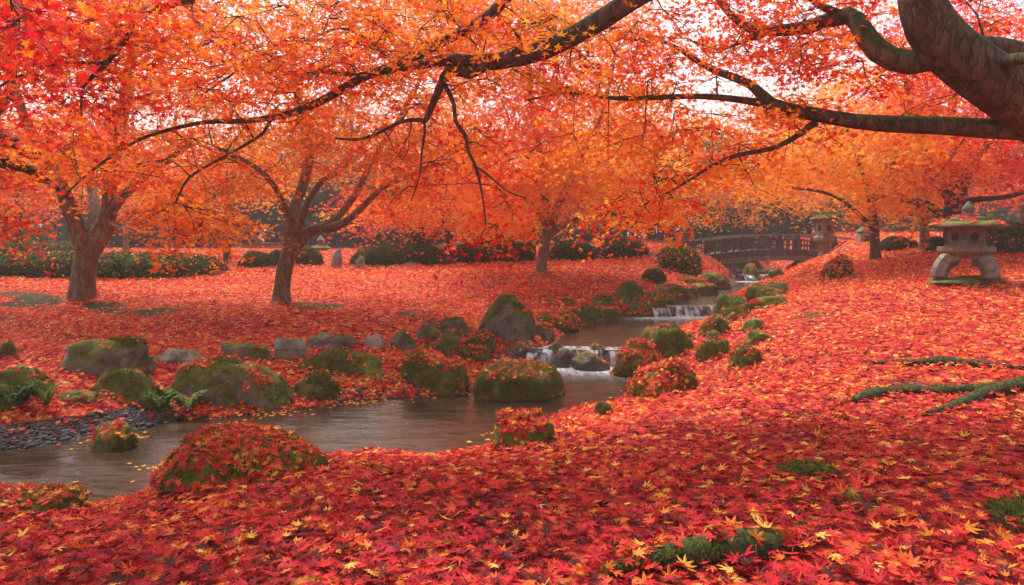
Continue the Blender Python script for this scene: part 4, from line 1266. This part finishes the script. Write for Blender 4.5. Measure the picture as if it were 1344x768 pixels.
# --- trees at the back of the lawn
BG = 'trees at the back of the garden'
def back_tree(px, py, wpx, regions, tone, label, limbs=(), bark='bark_dark', leafmat='maple', size=.17, n=70, R=.85, lean=0, name='maple_tree', depth=None):
    b = gbase(px, py)
    if depth is not None:
        b = at(px, py, depth); b[2] = gz(b[None])[0]
    Yv = b[1]
    top = regions[0][1]
    L = [trunk_px(b, [(px, py + 2, Yv, wpx * 1.25), (px, py - 15, Yv, wpx), (px + lean * .5, py - 50, Yv, wpx * .9), (px + lean, py - 95, Yv, wpx * .7), (px + lean * 1.4, max(top, 40), Yv, wpx * .35)])]
    for l in limbs: L.append(pxl(*[(a, c, Yv + e, w_) for a, c, e, w_ in l]))
    regs = [(a, c, Yv + e, rx, ry, rd, k) for a, c, e, rx, ry, rd, k in regions]
    return grow_tree(name, label, b, L, regs, dict(kind='low', size=size, n=n, R=R, tone=tone, amp=.12), BG, bark=bark, leafmat=leafmat, twig=2, trunk_sides=9, openings=[])
back_tree(298, 346, 11, [(270, 225, 0, 110, 70, 3, 70)], .52, 'orange tree with a thin dark trunk between the two lawn maples')
back_tree(165, 337, 9, [(150, 200, 0, 90, 80, 3, 50)], .40, 'slim pale trunked tree behind the long clipped hedge', bark='bark_pale')
back_tree(24, 334, 12, [(10, 215, 0, 90, 80, 3, 55)], .34, 'dark trunked tree behind the left end of the clipped hedge')
back_tree(553, 346, 10, [(520, 270, 0, 85, 36, 2.5, 46), (560, 190, 1, 90, 60, 2, 40)], .30, 'pink red tree with a V shaped trunk over the dark shrubs', limbs=[((553, 338, 0, 9), (566, 312, 0, 8), (580, 292, 0, 6), (600, 250, 0, 4)), ((552, 338, 0, 8), (543, 310, 0, 7), (528, 290, 0, 5), (505, 270, 0, 3))])
back_tree(588, 344, 12, [(610, 265, 0, 70, 45, 2.5, 44), (600, 160, 0, 90, 60, 3, 40)], .60, 'amber tree just right of the V shaped trunk', lean=8)
back_tree(655, 340, 11, [(655, 290, 0, 45, 28, 2, 24), (660, 210, 2, 90, 60, 2, 36)], .78, 'yellow tree behind the middle lawn maple', lean=-6)
back_tree(697, 338, 15, [(740, 235, 0, 90, 70, 3, 50)], .5, 'stout trunked orange tree close behind the middle lawn maple', limbs=[((697, 300, 0, 8), (720, 262, 0, 6), (750, 230, 0, 4))])
back_tree(800, 334, 12, [(810, 215, 0, 85, 55, 3, 60), (800, 130, 1, 80, 50, 2, 24)], .82, 'golden tree in the mist left of the bridge', limbs=[((800, 300, 0, 8), (778, 262, 0, 6), (765, 230, 0, 4))])
back_tree(905, 330, 12, [(900, 255, 0, 80, 45, 3, 60), (880, 160, 2, 90, 60, 2, 40)], .56, 'hazy orange tree just left of the bridge', depth=27)
back_tree(1005, 330, 12, [(1000, 240, 0, 90, 55, 3, 70), (1000, 150, 1, 90, 50, 2, 30)], .50, 'hazy red orange tree behind the middle of the bridge', depth=30)
back_tree(1095, 330, 12, [(1095, 255, 0, 70, 42, 2.5, 50), (1090, 160, 2, 90, 50, 2, 30)], .66, 'hazy golden tree behind the right end of the bridge', depth=28)
back_tree(1213, 330, 15, [(1190, 235, 0, 80, 40, 2.5, 46), (1200, 120, 1, 90, 60, 2, 34)], .52, 'pale trunked tree left of the dark maple behind the lantern', bark='bark_pale', limbs=[((1213, 300, 0, 9), (1206, 275, 0, 8), (1200, 240, 0, 7), (1195, 190, 0, 5))])
back_tree(1234, 328, 12, [(1245, 200, 0, 70, 50, 2.5, 36)], .36, 'second trunk tree standing right beside the pale trunked one', depth=23.5)
back_tree(1345, 318, 13, [(1345, 235, 0, 85, 45, 3, 56), (1340, 130, 1, 100, 70, 2, 40)], .30, 'red tree above the clipped hedge at the right edge', depth=26)
back_tree(430, 340, 11, [(430, 200, 0, 110, 75, 3, 64)], .42, 'red orange tree behind the far left stone lantern', depth=30)

# --- evergreen understory and shrubs
def bush(name, x0, y0, x1, y1, label, cat='shrub', dep=.8, tone=.5, n=2600, size=.075, depth=None, boxy=False, autumn=.0, group='shrubs at the back of the garden', m='green'):
    b = on_ground((x0 + x1) / 2, y1, False)
    if depth is not None:
        b = at((x0 + x1) / 2, y1, depth)
        b[2] = gz(b[None])[0]
    Yb = b[1]
    wd = (x1 - x0) / FPX * Yb
    d = min(max(wd * dep, .3), 2.2)
    zt = at((x0 + x1) / 2, y0, Yb + d * .4)[2]
    h = max(zt - b[2], .2)
    c = np.array([b[0], Yb + d / 2, b[2]])
    v = rng.normal(size=(n, 3)); v[:, 2] = np.abs(v[:, 2]) ; v /= np.linalg.norm(v, axis=1)[:, None]
    e = 5.0 if boxy else 2.4
    v /= ((np.abs(v) ** e).sum(1) ** (1 / e))[:, None]
    nn = v.copy()
    rr = 1 + nz(v * [wd, d, h], 5.0, int(x0) + 3, 6) * (.03 if boxy else .17) + nz(v * [wd, d, h], 13.0, int(x0) + 4) * .04
    v = v * (rr * rng.uniform(.86, 1.03, n))[:, None]
    P = c + v * [wd / 2, d / 2, h * .97] + [0, 0, .02]
    mb = MB()
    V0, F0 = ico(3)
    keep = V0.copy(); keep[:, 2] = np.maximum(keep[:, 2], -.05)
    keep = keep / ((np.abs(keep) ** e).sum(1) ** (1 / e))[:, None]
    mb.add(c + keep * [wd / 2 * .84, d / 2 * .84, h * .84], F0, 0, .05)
    t_ = np.clip(tone + rng.normal(0, .2, n) + (nn[:, 2] - .5) * .15 + nz(P, 3, 9) * .12, 0, 1)
    aut = rng.random(n) < autumn
    scatter(mb, 'kite', P[~aut], nn[~aut] + rng.normal(0, .6, (int((~aut).sum()), 3)), rng.uniform(.6, 1.2, int((~aut).sum())) * size, t_[~aut], .2)
    mats = [M[m]]
    if autumn > 0:
        k = int(aut.sum())
        scatter(mb, 'kite', P[aut] + [0, 0, .02], nn[aut] + rng.normal(0, .6, (k, 3)), rng.uniform(.8, 1.3, k) * size, np.clip(rng.normal(.6, .15, k), 0, 1), .2, mat=1)
        mats.append(M['litter'])
    o = mb.build(name, mats, origin=c, smooth=False)
    tag(o, label, cat, group)
    return o
bush('clipped_hedge', -120, 333, 254, 367, 'long low clipped hedge dusted with fallen leaves on the far left', 'hedge', .35, .42, 15000, .075, boxy=True, autumn=.06)
bush('shrub', -60, 318, 95, 345, 'light green bush rising behind the clipped hedge on the left', tone=.65, n=4000, size=.1, depth=21)
bush('shrub', 303, 332, 352, 353, 'compact bush between the two lawn maples', tone=.45, n=2600)
bush('shrub', 350, 330, 378, 350, 'small dark bush directly behind the slender lawn maple', tone=.3, n=1600)
bush('shrub', 385, 326, 420, 350, 'bush left of the far stone lantern', tone=.55, n=1800)
bush('shrub', 450, 324, 545, 351, 'wide rounded bush behind the small stone figure', tone=.42, n=4200)
bush('shrub', 508, 322, 592, 350, 'rounded bush under the V shaped trunk', tone=.38, n=3600, dep=.6)
bush('shrub', 590, 320, 650, 347, 'dark bush under the amber tree', tone=.36, n=3000)
bush('shrub', 640, 318, 705, 345, 'dark bush left of the middle lawn maple trunk', tone=.34, n=3200)
bush('shrub', 722, 318, 790, 343, 'dark bush right of the middle lawn maple trunk', tone=.34, n=3200)
bush('shrub', 785, 316, 860, 341, 'low hazy bush left of the stream bank', tone=.4, n=3000)
bush('shrub', 868, 322, 926, 362, 'bank shrub with fallen leaves at the left end of the bridge', tone=.55, n=4200, autumn=.12)
bush('shrub', 1088, 338, 1126, 365, 'untidy shrub with orange leaves at the foot of the post lantern', tone=.4, n=3600, autumn=.3)
bush('clipped_shrub', 843, 355, 877, 373, 'small clipped dome shrub on the left bank', tone=.6, n=2200, size=.055)
bush('shrub', 970, 335, 1006, 356, 'dark rounded bush seen under the bridge arch beside the pier', tone=.4, n=1800, depth=24.5)
bush('shrub', 1005, 340, 1050, 360, 'bright green low bush seen under the bridge arch', tone=.75, n=1800, depth=25.5)
bush('clipped_hedge', 1162, 312, 1212, 331, 'clipped hedge between the golden maple and the pale trunk', 'hedge', .6, .5, 3600, .08)
bush('clipped_hedge', 1284, 294, 1440, 333, 'tall clipped hedge right of the large stone lantern', 'hedge', .5, .42, 8000, .09, boxy=True, autumn=.04)
bush('shrub', 1222, 312, 1246, 331, 'small bush at the base of the dark maple behind the lantern', tone=.4, n=1200)

# far-off wood behind the garden: one mass
wood = MB()
for k in range(80):
    a = rng.uniform(-1.0, 1.0); Yw = rng.uniform(32, 48)
    xx = a * Yw * .95
    zb = gz(np.array([[xx, Yw]]))[0]
    hgt = rng.uniform(4, 8); r0 = rng.uniform(.10, .22)
    pts = np.array([[xx, Yw, zb - .2], [xx + rng.normal(0, .2), Yw, zb + hgt * .4], [xx + rng.normal(0, .6), Yw, zb + hgt]])
    tube(wood, pts, [r0 * 1.2, r0, r0 * .4], 6, mat=2)
def wood_leaves(n_cl, nl, Rr, zlo, zhi, y0, y1, size, mat_, tone, tsd):
    c = []
    while len(c) < n_cl:
        a = rng.uniform(-1.05, 1.05); Yw = rng.uniform(y0, y1)
        c.append((a * Yw * .95, Yw, rng.uniform(zlo, zhi) + .3))
    c = np.array(c)
    c[:, 2] += nz(c[:, :2], .25, 17) * .8
    L = np.repeat(c, nl, 0)
    v = rng.normal(size=L.shape); v /= np.linalg.norm(v, axis=1)[:, None]
    L = L + v * (rng.random(len(L)) ** .5)[:, None] * Rr * [1.2, 1, .55]
    N = rng.normal(0, .6, L.shape) + [0, -.3, .6]
    t_ = tone + np.repeat(nz(c, .2, 61) * tsd + rng.normal(0, .08, n_cl), nl) + rng.normal(0, .07, len(L))
    scatter(wood, 'kite', L, N, rng.uniform(.7, 1.3, len(L)) * size, np.clip(t_, 0, 1), .2, mat=mat_)
wood_leaves(560, 110, 1.0, .2, 3.6, 29, 36, .30, 1, .45, .2)
wood_leaves(620, 120, 1.4, .2, 6.0, 36, 46, .42, 1, .4, .2)
wood_leaves(260, 90, 1.5, 3.6, 7.5, 33, 46, .32, 0, .55, .25)
tag(wood.build('woodland', [M['maple'], M['pine'], M['bark_dark']], smooth=False), 'dark misty wood of evergreens and autumn trees closing the garden', 'woodland', None, 'stuff')

# --- ferns
def fern(px, py, h, n, spread, label, blade=False, tone=.5):
    b = on_ground(px, py)
    mb = MB()
    for k in range(n):
        a = rng.uniform(0, 6.28) if spread > .5 else rng.uniform(3.4, 6.0)
        ln = h * rng.uniform(.7, 1.15)
        s = np.linspace(0, 1, 14)
        out = np.array([math.cos(a), math.sin(a) * .8, 0])
        C = b + out * (s * ln * .62)[:, None] + np.array([0, 0, 1.0]) * (ln * (1.75 * s - 1.25 * s ** 2))[:, None]
        if blade:
            wv = np.array([-out[1], out[0], 0]) * .009
            V = np.concatenate([C - wv * (1 - s)[:, None], C + wv * (1 - s)[:, None]])
            i = np.arange(13)
            mb.add(V, np.stack([i, i + 1, i + 15, i + 14], 1), 0, np.clip(rng.normal(tone, .15), 0, 1))
        else:
            tube(mb, C, np.linspace(.003, .001, 14), 3, cap=False, tone=.3)
            sd = np.array([-out[1], out[0], 0])
            for sgn in (-1, 1):
                idx = np.arange(2, 14)
                pl = ln * .24 * np.sin(np.pi * np.clip(s[idx] * .85 + .15, 0, 1)) + .01
                tipd = np.tile(sd * sgn, (len(idx), 1)) + out * .5 + np.array([0, 0, -.15])
                scatter(mb, 'kite', C[idx] + tipd / np.linalg.norm(tipd[0]) * pl[:, None] * .5, np.tile([0, -.2, 1.0], (len(idx), 1)) + rng.normal(0, .2, (len(idx), 3)), pl, np.clip(rng.normal(tone, .12, len(idx)), 0, 1), .1, tip=tipd)
    tag(mb.build('fern', M['fern'], origin=b, smooth=False), label, 'fern', 'ferns among the waterside rocks')
fern(210, 541, .30, 14, 1, 'green fern between two mossy waterside boulders', tone=.45)
fern(246, 541, .30, 9, 1, 'yellowing fern at the left end of the largest waterside boulder', tone=.8)
fern(62, 536, .36, 50, 1, 'grassy tuft drooping over the dark boulder by the gravel shore', blade=True, tone=.85)
fern(22, 538, .34, 12, 1, 'dark fern on top of the boulder by the gravel shore', tone=.2)

# ================================================================== BRIDGE
def bridge():
    Yf, dp = 21.2, 1.7
    root = empty('arched_bridge', (8.2, Yf + dp / 2, .3), 'low arched bridge of dark timber with openwork railings over the upstream water', 'bridge')
    xs = np.linspace(5.9, 11.2, 28)
    zc = lambda x_: .86 - .032 * (x_ - 8.4) ** 2
    def beam(mb, xs, y0, y1, z0, z1, mat=0):
        V = []
        for x_ in xs:
            b_ = zc(x_)
            V += [(x_, y0, b_ + z0), (x_, y1, b_ + z0), (x_, y1, b_ + z1), (x_, y0, b_ + z1)]
        V = np.array(V); m = len(xs)
        i = np.arange(m - 1)[:, None] * 4; j = np.arange(4)[None]; k = (j + 1) % 4
        mb.add(V, np.stack([i + j, i + k, i + 4 + k, i + 4 + j], -1).reshape(-1, 4), mat)
        mb.add(V[:4], np.array([[3, 2, 1, 0]]), mat); mb.add(V[-4:], np.array([[0, 1, 2, 3]]), mat)
    mb = MB(); beam(mb, xs, Yf + .03, Yf + dp - .03, -.10, -.03); mb.build('deck', M['timber'], parent=root, smooth=False)
    for y0 in (Yf, Yf + dp - .16):
        mb = MB(); beam(mb, xs, y0 - .035, y0 + .14, -.20, -.012); mb.build('fascia', M['timber'], parent=root, smooth=False)
        xs2 = np.linspace(6.1, 10.9, 28)
        mb = MB()
        V = []
        beam(mb, xs2, y0 + .0, y0 + .12, -.36, -.203); mb.build('arch_beam', M['timber_pale_lit'], parent=root, smooth=False)  # lower band coloured paler than the fascia to stand for light from below
        rl = MB()
        ry = y0 + .05
        beam(rl, xs, ry - .05, ry + .05, .40, .46)
        rail = rl.build('top_rail', M['timber_pale_lit'], parent=root, smooth=False)
        rl = MB(); beam(rl, xs, ry - .025, ry + .025, .10, .145); rl.build('bottom_rail', M['timber'], parent=root, smooth=False)
        rl = MB(); beam(rl, xs, ry - .02, ry + .02, .275, .305); rl.build('middle_rail', M['timber'], parent=root, smooth=False)
        for x_ in np.linspace(6.0, 11.1, 10):
            pm = MB(); box(pm, (x_, ry, zc(x_) + .22), (.12, .11, .44)); pm.build('post', M['timber'], parent=root, smooth=False)
        for x_ in np.arange(6.0, 11.0, .567 / 3):
            pm = MB(); box(pm, (x_ + .1, ry, zc(x_ + .1) + .125), (.045, .035, .29)); pm.build('baluster', M['timber'], parent=root, smooth=False)
    for x_ in (6.75, 10.3):
        zb = -.3
        pm = MB(); box(pm, (x_, Yf + dp / 2, (zb + .46) / 2), (.52, dp - .34, .46 - zb)); pm.build('pier', M['stone_grey'], parent=root, smooth=False)
bridge()

# ================================================================== LANTERNS
def cover_on(parent, mb, n, tone=.33, size=(.05, .08), zmin=.3, kind='low'):
    V = np.concatenate(mb.V); Fs = []
    for f, m in mb.F:
        Fs.append(f if f.shape[1] == 3 else np.concatenate([f[:, [0, 1, 2]], f[:, [0, 2, 3]]]))
    Fs = np.concatenate(Fs)
    res = leaves_on(V, Fs, n, 77, zmin=zmin, size=size, clump=-.3, toneb=tone)
    if res is None: return
    P, N, s, t_ = res
    lb = MB(); scatter(lb, kind, P, N, s, t_, .3)
    return lb
def snow_lantern():
    b = on_ground(1268, 379, False)
    Yl = b[1] + .38
    k = Yl / FPX                       # metres per photo pixel at the lantern
    c = np.array([(1267 - 672) / FPX * Yl, Yl, gz(np.array([[(1267 - 672) / FPX * Yl, Yl]]))[0]])
    root = empty('stone_lantern', c, 'large squat stone lantern on curved legs with a wide mossy leaf strewn roof', 'stone lantern', 'stone lanterns')
    def zz(py): return at(1267, py, Yl)[2]
    # base slab: an irregular flat stone
    zs = zz(362)
    V, F = rock_mesh(101 * k, .62, .5, 'block', 503, 4)
    V[:, 2] = V[:, 2] / .5 * (zs - c[2] + .06) * .55 + (zs + c[2] - .06) / 2
    mb = MB(); mb.add(V + [c[0] + .02, c[1], 0], F); mb.build('base_slab', M['rock_moss'], parent=root)
    zt = zz(337)
    # four curved legs
    for sx, sy in ((-1, -1), (1, -1), (-1, 1), (1, 1)):
        pts, rr = [], []
        az = -math.atan2(c[0], c[1])
        for t_ in np.linspace(0, 1, 9):
            r_ = .13 + .22 * t_ ** .8 if t_ < 1 else .35
            dx, dy = sx * (.13 + .17 * math.sin(t_ * 1.45)), sy * (.09 + .12 * math.sin(t_ * 1.45))
            pts.append((c[0] + dx * math.cos(az) - dy * math.sin(az), c[1] + dx * math.sin(az) + dy * math.cos(az), zt - .02 - (zt - zs) * (1 - math.cos(t_ * 1.5)) / (1 - math.cos(1.5)) * .97))
            rr.append(.125 - .02 * t_)
        pm = MB(); tube(pm, np.array(pts), rr, 6); pm.build('leg', M['stone'], parent=root, smooth=False)
    z1, z2 = zz(337), zz(323.5)
    h = z2 - z1
    pm = MB(); lathe(pm, (c[0], c[1], z1), [(.22, -.012), (.27, h * .25), (.335, h * .45), (.345, h * .55), (.345, h * .92), (.33, h)], 6, rot=math.pi / 6, jitter=.004, sub=4)
    pm.build('platform', M['stone'], parent=root, smooth=False)
    z3 = zz(299.5)
    pm = MB(); lathe(pm, (c[0], c[1], z2), [(.262, .002), (.262, .03), (.245, .035), (.245, z3 - z2 - .02), (.26, z3 - z2 - .015), (.26, z3 - z2 + .01)], 6, rot=math.pi / 6 + .35, jitter=.003, sub=3)
    fb = pm.build('fire_box', M['stone'], parent=root, smooth=False)
    for q in range(6):
        a = math.pi / 6 + .35 + math.pi / 6 + q * math.pi / 3
        ap = .245 * math.cos(math.pi / 6)
        cc = np.array([c[0] + math.cos(a) * (ap - .01), c[1] + math.sin(a) * (ap - .01), (z2 + z3) / 2 + .005])
        u = np.array([-math.sin(a), math.cos(a), 0]); v = np.array([0, 0, 1]); nrm = np.array([math.cos(a), math.sin(a), 0])
        wm = MB()
        th = np.linspace(0, 2 * np.pi, 20, endpoint=False)
        rout, rin = .078, .058
        ring = lambda r_, o_: cc + nrm * o_ + np.cos(th)[:, None] * u * r_ + np.sin(th)[:, None] * v * r_
        V = np.concatenate([ring(rout, .008), ring(rout, .022), ring(rin, .022), ring(rin, .010)])
        j = np.arange(20); k2 = (j + 1) % 20
        F = np.concatenate([np.stack([j + 20 * r_, k2 + 20 * r_, k2 + 20 * (r_ + 1), j + 20 * (r_ + 1)], 1) for r_ in range(3)])
        wm.add(V, F, 0)
        wm.add(np.concatenate([ring(rin, .0125), [cc + nrm * .0125]]), np.stack([j, k2, np.full(20, 20)], 1), 1)
        wm.build('round_window', [M['stone'], M['dark']], parent=fb, smooth=False)
    z4 = z3 + .005
    R0 = 46 * k
    pm = MB(); lathe(pm, (c[0], c[1], z4), [(.27, 0), (R0 * .9, .012), (R0 * 1.0, .0), (R0 * 1.02, .03), (R0 * .93, .055), (R0 * .75, .075), (R0 * .5, .095), (R0 * .3, .112), (.10, .122)], 6, rot=math.pi / 6 + .35, jitter=.008, sub=6)
    roof = pm.build('roof', M['stone_moss'], parent=root)
    lb = cover_on(root, pm, 760, tone=.40)
    lc = lb.build('leaf_cover', M['litter'], parent=roof); lc['kind'] = 'stuff'
    zc = z4 + .09
    pm = MB(); lathe(pm, (c[0], c[1], zc), [(.21, 0), (.215, .03), (.19, .055), (.12, .075), (.05, .08)], 12, jitter=.006)
    cap_ = pm.build('roof_cap', M['stone_moss'], parent=root)
    lb = cover_on(root, pm, 170, tone=.25)
    lc = lb.build('leaf_cover', M['litter'], parent=cap_); lc['kind'] = 'stuff'
    pm = MB(); lathe(pm, (c[0], c[1], zc + .07), [(.09, 0), (.10, .02), (.06, .045), (.075, .08), (.08, .10), (.055, .14), (.025, .18), (.008, .20)], 12, jitter=.003)
    pm.build('finial', M['stone_moss'], parent=root)
snow_lantern()

def post_lantern(px, pyb, Yl, label):
    def zz(py): return at(px, py, Yl)[2]
    x_ = at(px, pyb, Yl)[0]
    g = gz(np.array([[x_, Yl]]))[0]
    c = np.array([x_, Yl, g]); k = Yl / FPX; kw = k * .8
    root = empty('stone_lantern', c, label, 'stone lantern', 'stone lanterns')
    pm = MB(); lathe(pm, (x_, Yl, g - .1), [(12 * kw, 0), (12 * kw, .12), (9 * kw, .14), (9.2 * kw, zz(320) - g + .1)], 4, rot=math.pi / 4 + .25, jitter=.003, sub=3); pm.build('post', M['stone'], parent=root, smooth=False)
    pm = MB(); lathe(pm, (x_, Yl, zz(320)), [(11 * kw, .002), (18 * kw, 3.5 * k), (18.5 * kw, 8 * k), (15 * kw, 11 * k)], 4, rot=math.pi / 4 + .25, jitter=.003, sub=3); pm.build('platform', M['stone'], parent=root, smooth=False)
    zb_ = zz(320) + 11 * k
    zt_ = zz(289.5)
    pm = MB(); lathe(pm, (x_, Yl, zb_), [(14 * kw, .001), (14 * kw, zt_ - zb_)], 4, rot=math.pi / 4 + .25, jitter=.003, sub=3); fb = pm.build('fire_box', M['stone'], parent=root, smooth=False)
    for q in range(4):
        a = .25 + math.pi / 2 * q
        ap = 14 * kw * math.cos(math.pi / 4)
        pm = MB(); box(pm, (x_ + math.cos(a) * ap, Yl + math.sin(a) * ap, (zb_ + zt_) / 2), (.014, 5.5 * k, 7 * k), rot=a); pm.build('window', M['dark'], parent=fb, smooth=False)
    pm = MB(); lathe(pm, (x_, Yl, zt_), [(15 * kw, .001), (23 * kw, .02), (23 * kw, .06), (17 * kw, .12), (6 * kw, .17)], 4, rot=math.pi / 4 + .25, jitter=.008, sub=4); pm.build('roof', M['stone_moss'], parent=root)
    lb = cover_on(root, pm, 200, tone=.5); 
    mb = MB()
    n = 260
    P = np.column_stack([x_ + rng.normal(0, 9 * k, n), Yl + rng.normal(0, 9 * k, n), zt_ + .13 + rng.random(n) * .09])
    scatter(mb, 'kite', P, rng.normal(0, .6, (n, 3)) + [0, 0, .6], rng.uniform(.04, .08, n), np.clip(rng.normal(.7, .2, n), 0, 1), .2)
    rp = mb.build('roof_plants', M['green'], parent=root, smooth=False); rp['kind'] = 'stuff'
post_lantern(1081, 341, 18.6, 'tall square post lantern with plants on its cap at the right end of the bridge')

def house_lantern(px, y0, y1, Yl, wpx, label, mat_='stone_grey', wide_roof=1.5):
    def zz(py): return at(px, py, Yl)[2]
    x_ = at(px, y1, Yl)[0]; g = min(zz(y1), gz(np.array([[x_, Yl]]))[0]); k = Yl / FPX
    root = empty('stone_lantern', (x_, Yl, g), label, 'stone lantern', 'stone lanterns')
    H = zz(y0) - g
    pm = MB(); box(pm, (x_, Yl, g + H * .12), (wpx * k * 1.15, wpx * k * 1.1, H * .24)); pm.build('plinth', M[mat_], parent=root, smooth=False)
    pm = MB(); box(pm, (x_, Yl, g + H * .5), (wpx * k, wpx * k * .95, H * .52), taper=.95); bd = pm.build('body', M[mat_], parent=root, smooth=False)
    pm = MB(); box(pm, (x_, Yl - wpx * k * .47, g + H * .52), (wpx * k * .42, .03, H * .2)); pm.build('window', M['dark'], parent=bd, smooth=False)
    pm = MB(); lathe(pm, (x_, Yl, g + H * .762), [(wpx * k * .5, 0), (wpx * k * .5 * wide_roof * 1.3, H * .03), (wpx * k * .5 * wide_roof * 1.25, H * .07), (wpx * k * .45, H * .17), (.03, H * .24)], 4, rot=math.pi / 4, sub=3, jitter=.006); pm.build('roof', M['stone_moss'], parent=root, smooth=False)
house_lantern(1133, 298, 330, 20.5, 15, 'small box shaped stone lantern with a square opening behind the golden maple', wide_roof=1.15)
def far_lantern():
    px, Yl = 422, 24.0
    def zz(py): return at(px, py, Yl)[2]
    x_ = at(px, 350, Yl)[0]; g = gz(np.array([[x_, Yl]]))[0]; k = Yl / FPX
    root = empty('stone_lantern', (x_, Yl, g), 'weathered stone lantern far off beside the slender lawn maple', 'stone lantern', 'stone lanterns')
    pm = MB(); box(pm, (x_ - .2, Yl, (g + zz(338)) / 2), (46 * k, .8, zz(338) - g + .02)); pm.build('plinth', M['stone_grey'], parent=root, smooth=False)
    pm = MB(); lathe(pm, (x_, Yl, zz(338)), [(9 * k, .002), (8 * k, 8 * k), (9 * k, 11 * k)], 6, sub=2, jitter=.004); pm.build('fire_box', M['stone_grey'], parent=root, smooth=False)
    pm = MB(); lathe(pm, (x_, Yl, zz(327)), [(10 * k, .002), (14.5 * k, 1 * k), (14 * k, 2.2 * k), (7 * k, 5 * k), (4 * k, 6.5 * k)], 6, sub=3, jitter=.004); pm.build('roof', M['stone_grey'], parent=root, smooth=False)
    pm = MB(); lathe(pm, (x_, Yl, zz(320.5)), [(3.5 * k, 0), (4.5 * k, 3 * k), (6 * k, 4 * k), (5 * k, 6 * k), (2.5 * k, 9 * k), (.4 * k, 12 * k)], 8, jitter=.003); pm.build('finial', M['stone_grey'], parent=root)
far_lantern()
def far_stone(x0, y0, x1, y1, label, name, seed, shape='block'):
    b = on_ground((x0 + x1) / 2, y1, False); Yl = b[1]; k = Yl / FPX
    h = at((x0 + x1) / 2, y0, Yl)[2] - b[2]
    V, F = rock_mesh((x1 - x0) * k, (x1 - x0) * k * .6, h, shape, seed, 3)
    V[:, 2] = V[:, 2] * .6 + h * .4
    mb = MB(); mb.add(V + b, F)
    tag(mb.build(name, M['stone_grey'], origin=b), label, 'stone', 'standing stones at the back of the lawn')
far_stone(433, 325, 451, 352, 'rugged upright stone standing right of the far stone lantern', 'standing_stone', 601)
far_stone(467, 335, 481, 354, 'small pale rounded marker stone on the far lawn', 'standing_stone', 607, 'round')
far_stone(524, 344, 552, 350, 'flat low stone bench at the foot of the dark shrubs', 'stone_bench', 611)

# ================================================================== HAZE
hz = MB()
zb, zt = float(GZ.min()) - 1.0, 13.5
hx, y0h, y1h = 140.0, -140.0, 140.0
V = np.array([(sx, sy, sz) for sz in (zb, zt) for sx, sy in ((-hx, y0h), (hx, y0h), (hx, y1h), (-hx, y1h))], float)
hz.add(V, np.array([[3, 2, 1, 0], [4, 5, 6, 7], [0, 1, 5, 4], [1, 2, 6, 5], [2, 3, 7, 6], [3, 0, 4, 7]]))
m, t, out = mat('mist')
pv = N_(t, 'ShaderNodeVolumePrincipled')
pv.inputs['Color'].default_value = (.94, .92, .92, 1)
pv.inputs['Density'].default_value = HAZE_DENSITY
pv.inputs['Anisotropy'].default_value = .2
t.links.new(pv.outputs[0], out.inputs['Volume'])
tag(hz.build('haze', m, smooth=False), 'thin pale mist hanging over the whole garden', 'mist', None, 'stuff')
